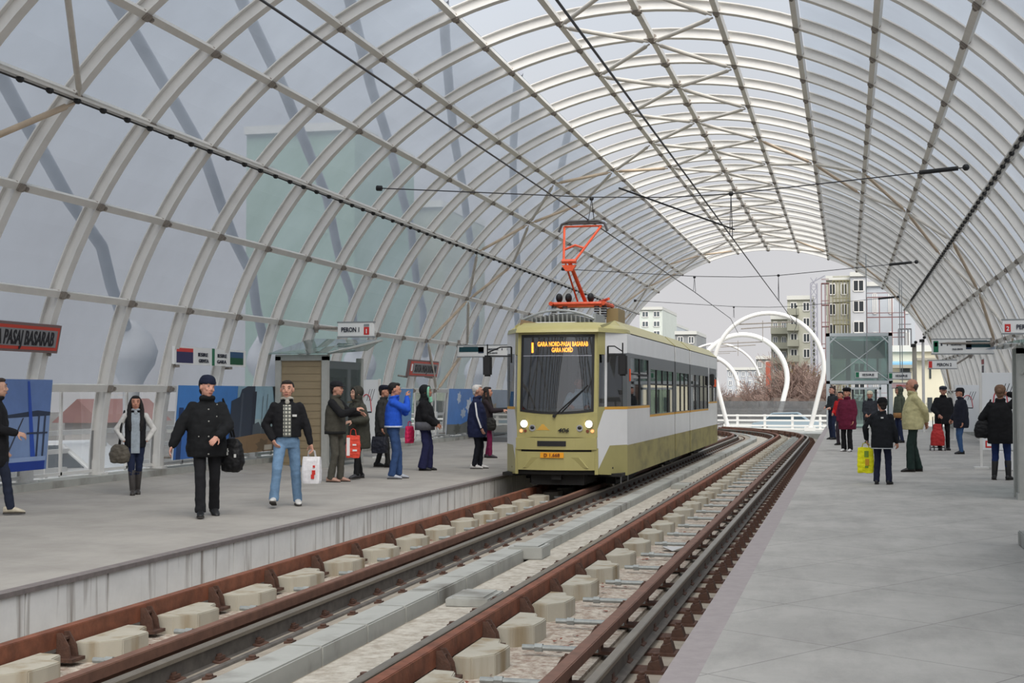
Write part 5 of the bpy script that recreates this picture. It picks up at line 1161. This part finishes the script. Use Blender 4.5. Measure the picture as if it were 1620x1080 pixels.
    prof = [(hem, .185+bk*.9, .135+bk*.8+belly*.5), (min(hem+.1, .95), .19+bk, .14+bk+belly), (1.06, .178+bk, .132+bk+belly*1.1), (1.2, .185+bk*.9, .132+bk*.8+belly*.5), (1.33, .182+bk*.3, .122+bk*.5), (1.385, .162, .105+bk*.2), (1.425, .13, .088), (1.455, .095, .075), (1.49, .066, .066)]
    prof = [p_ for i, p_ in enumerate(prof) if i == 0 or p_[0] > hem+.05]
    q.loft([osec(z+hz_, w_, d_, 0, cyz(z+hz_)+belly*.5*(1 if z < 1.25 else .2)) for z, w_, d_ in prof])
    q.tube([V((.066*cos(a), ly+.012+.068*sin(a), 1.495+hz_+.012*sin(a))) for a in [2*pi*i/14 for i in range(15)]], .022+bk*.25, 8)
    q2 = MB() if sleeve else q
    for A_, B_, C_ in ((SL, EL, WL), (SR, ER, WR)):
        cap(q2, A_, B_, .058+bk*.38, .054+bk*.42, 12); cap(q2, B_, C_-(C_-B_).normalized()*.02, .054+bk*.42, .040+bk*.3, 12); q2.ell(A_+V((0, 0, -.008)), (.060+bk*.3, .064+bk*.4, .056+bk*.2), 12, 8)
    gar = remesh(q, gv, 'jacket', TC, t, amp=.006+bk*.06, seed=seed)
    if sleeve: remesh(q2, gv, 'sleeves', cloth(sleeve), t, amp=.006, seed=seed)
    if band: q = MB(); z, h_, cb = band; k = .008; q.loft([osec(z+dz_, .185+bk*.9+k, .135+bk*.8+belly*.5+k, 0, cyz(z)+belly*.5) for dz_ in (0, h_)]); q.build('hem_band', cloth(cb), t, local=True, smooth='all')
    if collar: q = MB(); q.tube([V((.072*cos(a), ly+.014+.075*sin(a), 1.50+.02*sin(a))) for a in [2*pi*i/16 for i in range(17)]], .023, 10); q.ell(V((0, ly+.09, 1.46)), (.035, .022, .04), 10, 7); remesh(q, .010, 'scarf', cloth(collar), t, amp=.006, fr=25)
    if strip:
        w_, za, zb, mat_, nm = strip; q = MB(); N_ = 12
        for i in range(N_):
            for j in range(3):
                cs = []
                for dj, di in ((0, 0), (1, 0), (1, 1), (0, 1)):
                    z = za+(zb-za)*(i+di)/N_; x_ = (-1+2*(j+dj)/3)*w_
                    P_ = prof; k = 0
                    while k < len(P_)-2 and P_[k+1][0] < z: k += 1
                    f = max(0, min(1, (z-P_[k][0])/(P_[k+1][0]-P_[k][0]))); dd = P_[k][2]+(P_[k+1][2]-P_[k][2])*f; cs.append(V((x_, cyz(z)+dd*.99+belly*.5*(1 if z < 1.25 else .2)+.012-abs(x_)*.12, z)))
                q.hexa([c_-V((0, .03, 0)) for c_ in cs]+cs)
        q.build(nm, mat_, t, local=True)
    # lower garment
    LC = cloth(legs); q = MB(); fl_ = flare
    q.loft([osec(z+hz_, w_, d_) for z, w_, d_ in ((.82, .155, .105), (.9, .17, .125+belly*.3), (.98, .16, .12+belly*.4), (1.04, .15, .11+belly*.4))])
    for A_, B_, C_ in ((HL_, KL, AL), (HR_, KR, AR)):
        e_ = C_+(B_-C_).normalized()*(.01 if not boots else boots-.1); cap(q, A_, B_, .092, .066+fl_*.3, 12); q.tube([B_, B_+(e_-B_)*.5, e_-(B_-C_).normalized()*(.045 if not boots else 0)], [.066+fl_*.3, .060+fl_*.6, .056+fl_], 12)
    if skirt: q.loft([osec(z+hz_, w_, d_) for z, w_, d_ in ((.08, .19, .13), (.5, .18, .13), (.9, .17, .12), (1.0, .15, .11))])
    remesh(q, gv, 'trousers', LC, t, amp=.007, fr=8, seed=seed+3)
    # shoes
    SC_ = M('shoe_%d_%d_%d' % shoes, shoes, .5, var=.15, vs_=20); SO = M('shoe_sole', (60, 56, 52) if sum(shoes) < 300 else (216, 212, 204), .8)
    for A_, K_, f in ((AL, KL, fl), (AR, KR, fr)):
        a = R(f[3]); dv = V((-sin(a), cos(a), 0)); tilt = f[4] if len(f) > 4 else 0; dv.z = tilt; dv.normalize(); sd_ = V((cos(a), sin(a), 0)); up_ = sd_.cross(dv); h = A_-up_*.085
        def S(u, v, z): return h+dv*u+sd_*v+up_*z
        q = MB(); q.loft([[S(u, w_*cos(b_), z0_+(z1_-z0_)*(.5+.5*sin(b_))) for b_ in [2*pi*i/14 for i in range(14)]] for u, w_, z0_, z1_ in ((-.085, .012, .02, .06), (-.075, .032, .008, .09), (-.03, .038, .008, .11), (.03, .040, .008, .10), (.09, .046, .008, .075), (.14, .043, .008, .055), (.175, .028, .008, .04), (.188, .008, .012, .028))])
        if boots: cap(q, A_-V((0, 0, .0)), A_+(K_-A_).normalized()*boots, .050, .062, 12)
        q.build('boot' if boots else 'shoe', SC_, t, local=True, smooth='all')
        q = MB(); q.prism([(-.085, -.02), (-.07, -.036), (.0, -.038), (.09, -.047), (.15, -.04), (.188, -.012), (.188, .012), (.15, .04), (.09, .047), (.0, .038), (-.07, .036), (-.085, .02)], lambda u, v: S(u, v, -.004), lambda u, v: S(u, v, .014)); q.build('sole', SO, t, local=True)
    if extra: extra(t, dict(WL=WL, WR=WR, EL=EL, ER=ER, SL=SL, SR=SR, hp=hp, ly=ly))
    t['_m'] = 0; del t['_m']
    t_mat = Matrix.LocRotScale(V((x, y, z0)), Euler((0, 0, rz)), V((s, s, s)))
    T_ = lambda p: t_mat @ V(p)
    PEOPLE[key] = dict(GL=T_(WL+(WL-EL).normalized()*.095), GR=T_(WR+(WR-ER).normalized()*.095))
    return t, T_
def bag(name, p, w_, h_, d_, c, label, rz=0, handles=None, mats=None, soft=.02, strap=None, print_=None):
    """p = top centre point in the world"""
    t = thing(name, (p[0], p[1], p[2]-h_), label, 'bag', rz=rz); q = MB()
    if soft and not handles: q.loft([[V((p_.x, p_.y, p_.z)) for p_ in osec(z, w_/2*k, d_/2*k2, 0, 0, 20, .7)] for k, k2, z in ((.62, .5, 0), (.86, .9, h_*.07), (1, 1.05, h_*.28), (.98, 1, h_*.55), (.84, .75, h_*.82), (.62, .45, h_*.95), (.4, .3, h_))])
    else: q.loft([[V((a*w_/2*k, b_*d_/2*k2, z)) for a, b_ in ((-1, -.8), (-.8, -1), (.8, -1), (1, -.8), (1, .8), (.8, 1), (-.8, 1), (-1, .8))] for k, k2, z in ((.90, .9, 0), (.97, 1, .04), (1, 1.05, h_*.5), (.96, .8, h_*.85), (.93, .45, h_))])
    if soft: remesh(q, max(.008, w_/40), 'bag_body', cloth(c, .5), t, amp=soft*.5, fr=12)
    else: q.build('bag_body', cloth(c, .5), t, local=True)
    if handles:
        q = MB()
        for yy in (-d_*.15, d_*.15): q.tube([(-w_*.22, yy, h_-.02), (-w_*.15, yy, h_+handles*.8), (0, yy*.3, h_+handles), (w_*.15, yy, h_+handles*.8), (w_*.22, yy, h_-.02)], .007, 6)
        q.build('handle', cloth(tuple(int(v*.8) for v in c)), t, local=True, smooth=True)
    if strap: q = MB(); q.tube([V(pp)-t.location for pp in strap], .014, 6); st_ = q.build('strap', cloth((26, 26, 28)), t, local=True, smooth=True); st_.rotation_euler = (0, 0, -rz)
    if print_:
        q = MB(); 
        for (u0, u1, v0, v1, mi) in print_[1]: q.box(u0*w_, u1*w_, -d_*.5*1.12-.006, -d_*.5*1.12+.01, v0*h_, v1*h_, mi)
        q.build('print', print_[0], t, local=True)
    return t
PLAID = M('plaid_shirt', (196, 194, 184), .85)
def plaid():
    n = PLAID.node_tree.nodes; l = PLAID.node_tree.links; b = n['Principled BSDF']; t = n.new('ShaderNodeTexCoord'); s_ = n.new('ShaderNodeSeparateXYZ'); l.new(t.outputs['Object'], s_.inputs[0]); acc = None
    for ax, fq in (('X', 22), ('Z', 20)):
        m1 = n.new('ShaderNodeMath'); m1.operation = 'MULTIPLY'; m1.inputs[1].default_value = fq; l.new(s_.outputs[ax], m1.inputs[0])
        m2 = n.new('ShaderNodeMath'); m2.operation = 'FRACT'; l.new(m1.outputs[0], m2.inputs[0]); m3 = n.new('ShaderNodeMath'); m3.operation = 'GREATER_THAN'; m3.inputs[1].default_value = .62; l.new(m2.outputs[0], m3.inputs[0])
        if acc is None: acc = m3
        else: m4 = n.new('ShaderNodeMath'); m4.operation = 'MAXIMUM'; l.new(acc.outputs[0], m4.inputs[0]); l.new(m3.outputs[0], m4.inputs[1]); acc = m4
    mx_ = n.new('ShaderNodeMix'); mx_.data_type = 'RGBA'; mx_.inputs[6].default_value = srgb((186, 184, 172)); mx_.inputs[7].default_value = srgb((84, 86, 82)); l.new(acc.outputs[0], mx_.inputs[0]); l.new(mx_.outputs[2], b.inputs['Base Color'])
plaid()
def snaps(t, d):
    q = MB()
    for z in (.80, 1.02, 1.21, 1.36): q.ell((0.0, .225 if z < 1.3 else .19, z), .011, 8, 6)
    for x, z in ((.12, 1.02), (-.10, 1.27), (-.11, 1.42)): q.ell((x, .205 if z < 1.3 else .14, z), .009, 8, 6)
    q.build('snap_button', M('snap_metal', (190, 188, 180), .3, metal=.6), t, local=True)
# ---- left platform
t, T = person('heavy', (326, 817), 'person in a padded black parka and navy knit hat walking with a shoulder bag', 1.80, 6, (26, 27, 29), .76, .065, legs=(32, 32, 35), flare=.015, hat='beanie', hatc=(26, 32, 52), hl=(-.10, .32, 1.02), el=(-1, -.1, -.5), hr=(.50, .10, .78), er=(.8, -.6, 0), fl=(-.12, -.20, .03, 10, -.3), fr=(.09, .20, 0, -6), yaw=24, roll=-8, near=True, skin=(206, 152, 132), extra=snaps, hairk='bun' if 0 else 'short')
bag('shoulder_bag', T((-.33, -.08, .98)), .32, .44, .2, (24, 24, 26), 'bulky black shoulder bag at the left hip of the person in the black parka', strap=[T((-.36, -.10, 1.0)), T((-.30, -.06, 1.25)), T((-.20, -.02, 1.49)), T((-.24, -.14, 1.3)), T((-.34, -.18, 1.0))], print_=([M('bag_logo_white', (210, 210, 206), .5)], [(-.12, .0, .62, .66, 0), (-.08, -.03, .52, .72, 0), (.25, .33, .45, .55, 0)]))
t, T = person('jeans', (453, 801), 'person in open black jacket, plaid shirt and light blue jeans, striding with a paper bag', 1.78, 2, (27, 27, 30), .97, .02, legs=(112, 142, 172), shoes=(206, 204, 200), flare=.012, hl=(-.36, .06, .76), el=(-.6, -.7, 0), hr=(.19, .10, .93), er=(.9, -.6, 0), fl=(-.16, -.16, .0, 6), fr=(.18, .22, .05, -8, .25), yaw=-8, near=True, collar=(176, 172, 162), strip=(.055, .98, 1.42, PLAID, 'plaid_shirt'), skin=(202, 150, 128), hair=(40, 32, 28),
              extra=lambda t, d: MB().box(-.13, -.07, .148, .162, 1.255, 1.285).build('chest_logo', M('bag_logo_white', (210, 210, 206)), t, local=True))
c_ = PEOPLE['jeans']['GL']; bag('paper_bag', (c_.x, c_.y, c_.z-.09), .27, .38, .11, (232, 230, 232), 'white paper shopping bag with red print held by the person in light blue jeans', handles=.10, soft=0, print_=([M('print_red', (206, 52, 44), .5)], [(.05, .22, .18, .34, 0), (.10, .28, .34, .5, 0), (.15, .26, .6, .68, 0)]))
t, T = person('girl', (213, 782), 'person with long dark hair, grey scarf and black jacket with white sleeves', 1.56, 2, (30, 30, 34), .84, .0, sleeve=(206, 204, 200), legs=(34, 42, 66), shoes=(62, 58, 56), boots=.34, hl=(-.20, .12, .96), el=(-1, -.5, 0), hr=(.20, .12, .96), er=(1, -.5, 0), fl=(-.05, -.10, 0, 4), fr=(.04, .12, 0, -2), longhair=True, near=True, hidehand=(1, 1), collar=(170, 176, 182), strip=(.075, .74, 1.46, cloth((158, 168, 176)), 'scarf_end'), skin=(196, 140, 116), hair=(26, 22, 22))
q = MB()
bag('handbag', T((.27, .10, .90)), .34, .30, .16, (96, 90, 80), 'grey brown handbag at the hip of the person with the grey scarf', strap=[T((.26, .08, .88)), T((.25, .06, 1.2)), T((.19, .0, 1.49)), T((.24, -.1, 1.2)), T((.28, .06, .88))])
t, T = person('edge', (-9, 814), 'person in a long black coat walking right, cut by the left photo edge', 1.80, 85, (28, 28, 31), .62, .03, legs=(38, 44, 60), shoes=(196, 186, 166), hl=(-.22, .10, .86), hr=(.18, .27, 1.05), er=(.4, -.9, -.2), fl=(-.09, -.28, .02, 0, -.2), fr=(.09, .20, 0, 0), hair=(58, 46, 38), skin=(200, 156, 134), near=True)
t, T = person('embr', (530, 762), 'person in dark olive jacket with black sleeves and a dark cap, embracing another', 1.81, 68, (72, 70, 62), .84, .035, sleeve=(30, 30, 32), legs=(82, 80, 72), shoes=(190, 150, 132), hat='cap', hatc=(34, 34, 38), hr=(.10, .42, 1.27), er=(.5, -.4, -.7), hl=(-.20, .40, 1.20), fl=(-.09, .06, 0, 5), fr=(.10, -.04, 0, -5), band=(.84, .05, (34, 34, 34)), skin=(198, 146, 124), flare=.01)
t, T = person('embr2', (569, 757), 'hooded person in long olive parka and black leggings, held by the dark capped one', 1.72, -58, (66, 66, 58), .58, .045, legs=(26, 26, 28), shoes=(60, 60, 64), hat='hoodup', hatc=(62, 60, 54), hl=(-.18, .28, 1.10), hr=(.26, .04, 1.0), er=(.8, -.7, 0), fl=(-.17, .18, 0, 10), fr=(.14, -.10, 0, -10), lean=.06, skin=(200, 150, 134))
q = MB()
bag('carrier_bag', (-8.55, 23.15, .86), .26, .40, .06, (222, 78, 60), 'red and white plastic carrier bag hanging between the embracing pair', rz=.1, handles=.12, print_=([M('bag_white_print', (232, 226, 224), .5)], [(-.42, -.2, .1, .9, 0), (.0, .3, .3, .38, 0), (.0, .25, .55, .62, 0)]))
t, T = person('coatb', (606, 739), 'person in dark grey coat and brimmed cap, half hidden behind the blue hooded top', 1.77, 70, (54, 54, 54), .66, .03, legs=(44, 44, 44), hat='flat', hatc=(30, 32, 44), fl=(-.08, -.16, 0, 4), fr=(.08, .14, 0, -4))
bag('holdall', PEOPLE['coatb']['GR']-V((.05, .05, .09)), .34, .36, .18, (32, 34, 44), 'dark holdall carried by the person half hidden behind the blue hooded top', handles=.1)
t, T = person('blue', (622, 757), 'person in a bright blue hooded top and jeans holding a hand to the mouth', 1.80, 88, (38, 86, 196), .95, .03, legs=(52, 76, 118), shoes=(172, 176, 186), hr=(.06, .25, 1.50), er=(.6, -.2, -1), hl=(-.10, .24, 1.44), el=(-.5, -.3, -1), fl=(-.09, .10, 0, 6), fr=(.10, -.02, 0, -6), band=(.94, .03, (200, 208, 226)), flare=.016, hair=(26, 22, 22), skin=(196, 144, 122), collar=(38, 86, 196), pit=-6, curl=.7)
q = MB()
t, T = person('scarfw', (672, 744), 'person in black puffer jacket and headscarf with wide navy trousers', 1.76, 76, (24, 24, 27), .92, .07, legs=(36, 38, 72), flare=.05, hat='scarf', hatc=(30, 32, 34), hr=(.12, .26, .96), er=(.6, -.7, 0), hl=(-.10, .26, .96), fl=(-.08, .05, 0, 4), fr=(.09, -.02, 0, -4), band=(.84, .17, (92, 92, 98)), skin=(178, 126, 104), skirt=None,
              extra=lambda t, d: (lambda q: remesh(q, .009, 'mint_headscarf', cloth((140, 200, 172)), t, amp=.003))(MB().tube([d['hp']((.082*cos(a), .050, -.01+.10*sin(a))) for a in [R(-60+30*i) for i in range(11)]], .026, 8).tube([d['hp']((0, .06, -.11)), d['hp']((0, .09, -.2))], [.06, .04], 10)))
bag('pink_bag', T((-.05, -.34, .92)), .24, .36, .09, (212, 44, 92), 'bright pink bag hanging behind the person in wide navy trousers', rz=1.2, handles=.1)
def stripe(t, d):
    q = MB(); a, b, c = d['SR'], d['ER'], d['WR']; o = V((.082, .0, 0)); q.bar(a+o+V((0, .0, .0)), b+o, .03, .03, up=(1, 0, 0)); q.bar(b+o, c+V((.06, 0, 0)), .03, .03, up=(1, 0, 0)); q.build('sleeve_stripe', M('stripe_white', (224, 224, 226), .7), t, local=True)
t, T = person('whiteh', (754, 741), 'white haired person in a long navy jacket with white sleeve stripe', 1.78, 84, (34, 40, 70), .66, .05, legs=(28, 30, 38), shoes=(218, 216, 214), hair=(206, 202, 198), hr=(.25, .14, .80), er=(.3, -.9, 0), fl=(-.08, .06, 0, 5), fr=(.09, -.04, 0, -5), belly=.02, extra=stripe, skin=(188, 140, 120))
t, T = person('burg', (770, 724), 'person with long hair and wine red trousers behind the white haired one', 1.76, 80, (46, 38, 42), .70, .02, legs=(118, 34, 72), shoes=(60, 54, 60), longhair=True, hair=(40, 24, 26), hr=(.10, .42, 1.18), er=(.4, -.4, -.8), fr=(.1, .1, 0, 0), fl=(-.1, .0, 0, 0))
bag('handbag', T((.22, .14, 1.0)), .28, .32, .12, (36, 36, 34), 'dark handbag at the side of the person with wine red trousers')
# ---- right platform
t, T = person('plaid', (1318, 695), 'slim person in dark checked jacket and navy jeans beside the lift tower', 1.84, -50, (46, 50, 54), .98, .02, legs=(34, 42, 66), fl=(-.12, .05, 0, 6), fr=(.13, -.04, 0, -6), hr=(.14, .20, 1.08), hl=(-.14, .20, 1.06), hair=(60, 44, 38), skin=(206, 152, 134))
t, T = person('redj', (1331, 704), 'person in a bright red jacket standing behind the dark red coat', 1.66, -35, (196, 36, 40), .96, .03, legs=(60, 52, 60), hr=(.18, .20, 1.05), hair=(40, 34, 32))
t, T = person('maroon', (1341, 714), 'person in a dark red padded coat and black fur hat with white shoes', 1.74, -22, (104, 32, 56), .62, .06, legs=(28, 27, 30), shoes=(214, 212, 210), hat='fur', hatc=(22, 20, 22), hr=(.22, .12, .86), hl=(-.22, .12, .86), er=(.7, -.7, 0), el=(-.7, -.7, 0), fl=(-.09, .03, 0, 8), fr=(.10, .0, 0, -8), flare=.02, hidehand=(0, 1))
t, T = person('knit', (1377, 700), 'person in a charcoal coat and cream knitted hat, behind the child', 1.66, -12, (54, 56, 62), .78, .05, legs=(30, 30, 32), hat='beanie', hatc=(222, 212, 186), hr=(.10, .2, .98), hl=(-.1, .2, .98), hair=(90, 80, 74))
t, T = person('boy', (1396, 766), 'child in black jacket and knit hat seen from behind, carrying a yellow bag', 1.50, 168, (28, 30, 34), .74, .035, legs=(32, 36, 56), hat='beanie', hatc=(20, 20, 22), hl=(-.34, .12, .92), el=(-.8, -.5, 0), hr=(.28, .10, .86), fl=(-.12, .0, 0, 8), fr=(.13, .02, 0, -8), yaw=38, band=(.735, .02, (176, 178, 182)), flare=.01, near=True,
              extra=lambda t, d: (MB().box(.02, .07, -.178, -.160, 1.36, 1.39).build('back_logo', M('bag_logo_white', (210, 210, 206)), t, local=True), MB().prism([(-.27, 1.16), (-.21, 1.16), (-.24, 1.23)], lambda a, b: (a, -.10, b), lambda a, b: (a, -.085, b)).build('sleeve_logo', MATS['bag_logo_white'], t, local=True)))
c_ = PEOPLE['boy']['GL']; bag('yellow_bag', (c_.x-.03, c_.y, c_.z-.07), .29, .46, .07, (236, 232, 30), 'bright yellow plastic shopping bag with dark print held by the child', rz=-.15, handles=.08, print_=([M('bag_green_ink', (120, 150, 40), .5), M('bag_orange_ink', (206, 150, 30), .5)], [(-.05, .2, .62, .86, 0), (.0, .24, .3, .55, 1), (-.02, .18, .2, .28, 0)]))
t, T = person('greenh', (1424, 700), 'person in a grey green hooded jacket mostly hidden behind the tan jacket', 1.82, -55, (86, 92, 78), .9, .03, legs=(40, 48, 76), hat='hoodup', hatc=(84, 90, 78), sleeve=(86, 92, 78), band=(.78, .16, (176, 130, 84)))
t, T = person('tan', (1446, 746), 'tall stout person in a tan jacket and dark green trousers, hands behind the back', 1.90, -78, (196, 188, 142), .80, .035, legs=(34, 50, 46), shoes=(34, 32, 30), hair=(96, 84, 78), hairk='bald', hl=(-.04, -.24, .96), hr=(.10, -.24, .93), el=(-1, -.5, 0), er=(1, -.5, 0), belly=.025, fl=(-.09, .08, 0, 6), fr=(.10, -.10, 0, -8), flare=.025, near=True, skin=(192, 136, 112), collar=(188, 180, 140), pit=4)
t, T = person('flatc', (1493, 712), 'person in a long black coat and flat cap holding a red shopping trolley', 1.80, 8, (28, 28, 31), .72, .05, legs=(26, 26, 29), hat='flat', hatc=(58, 62, 70), hr=(.16, .25, .98), hl=(-.22, .1, .86), er=(.8, -.6, 0), skin=(194, 140, 120))
tr = thing('shopping_trolley', T((.20, .30, 0)), 'red wheeled shopping trolley standing in front of the black coat and flat cap', 'trolley'); q = MB()
q.loft([osec(z, w_, d_, 0, 0, 12, .6) for z, w_, d_ in ((.14, .19, .13), (.35, .20, .14), (.52, .17, .12), (.60, .13, .09), (.75, .11, .07))]); remesh(q, .012, 'trolley_bag', cloth((184, 52, 52), .6), tr, amp=.01)
q = MB(); q.tube([(-.12, .1, .08), (-.12, .12, .95), (.12, .12, .95), (.12, .1, .08)], .012, 6); q.tube([(-.2, 0, .09), (.2, 0, .09)], .012, 6); q.build('trolley_frame', BLK, tr, local=True, smooth=True)
for x in (-.2, .2): q = MB(); q.tube([(x-.02, .0, .08), (x+.02, .0, .08)], .08, 14); q.build('trolley_wheel', M('wheel_grey', (120, 118, 120), .6), tr, local=True)
q = MB(); q.tube([(-.1, -.1, 0), (-.1, -.1, .14)], .015, 6); q.tube([(.1, -.1, 0), (.1, -.1, .14)], .015, 6); q.build('trolley_stand', BLK, tr, local=True)
t, T = person('cap2', (1521, 718), 'person in dark blue black coat, peaked cap and blue jeans facing left', 1.74, -66, (34, 36, 48), .70, .045, legs=(62, 92, 134), hat='cap', hatc=(28, 28, 34), hr=(.20, .18, .92), fl=(-.08, .04, 0, 5), fr=(.09, -.04, 0, -5))
t, T = person('phone', (1584, 759), 'person seen from behind in black padded coat and blue jeans, phoning, with boots', 1.74, 172, (27, 27, 29), .68, .05, legs=(36, 52, 96), shoes=(26, 25, 26), boots=.26, hair=(122, 92, 70), hairk='bun', hr=(.13, .06, 1.60), er=(1, -.1, -.5), hl=(-.18, .12, 1.0), el=(-.8, -.5, -.2), fl=(-.12, 0, 0, 14), fr=(.13, .0, 0, -14), near=True, curl=.8, collar=(27, 27, 29))
bag('handbag', T((-.30, -.04, 1.12)), .34, .34, .16, (24, 24, 26), 'black handbag under the arm of the person phoning at the right', strap=[T((-.30, -.02, 1.1)), T((-.24, -.03, 1.35)), T((-.17, .0, 1.5)), T((-.28, .06, 1.1))])
# driver
t, T = person('driver', None, 'tram driver in a light blue shirt sitting behind the windscreen', 1.72, 0, (176, 206, 234), .92, .0, legs=(40, 44, 60), seat=.50, hl=(-.18, .42, .78), hr=(.18, .42, .78), el=(-.6, -.2, -.6), er=(.6, -.2, -.6), fl=(-.12, .50, .0, 0), fr=(.12, .50, .0, 0), loc=(XC+.24, 25.86), z0=.60, hair=(50, 38, 32), skin=(190, 120, 100))

bpy.data.scenes.remove(WORK)
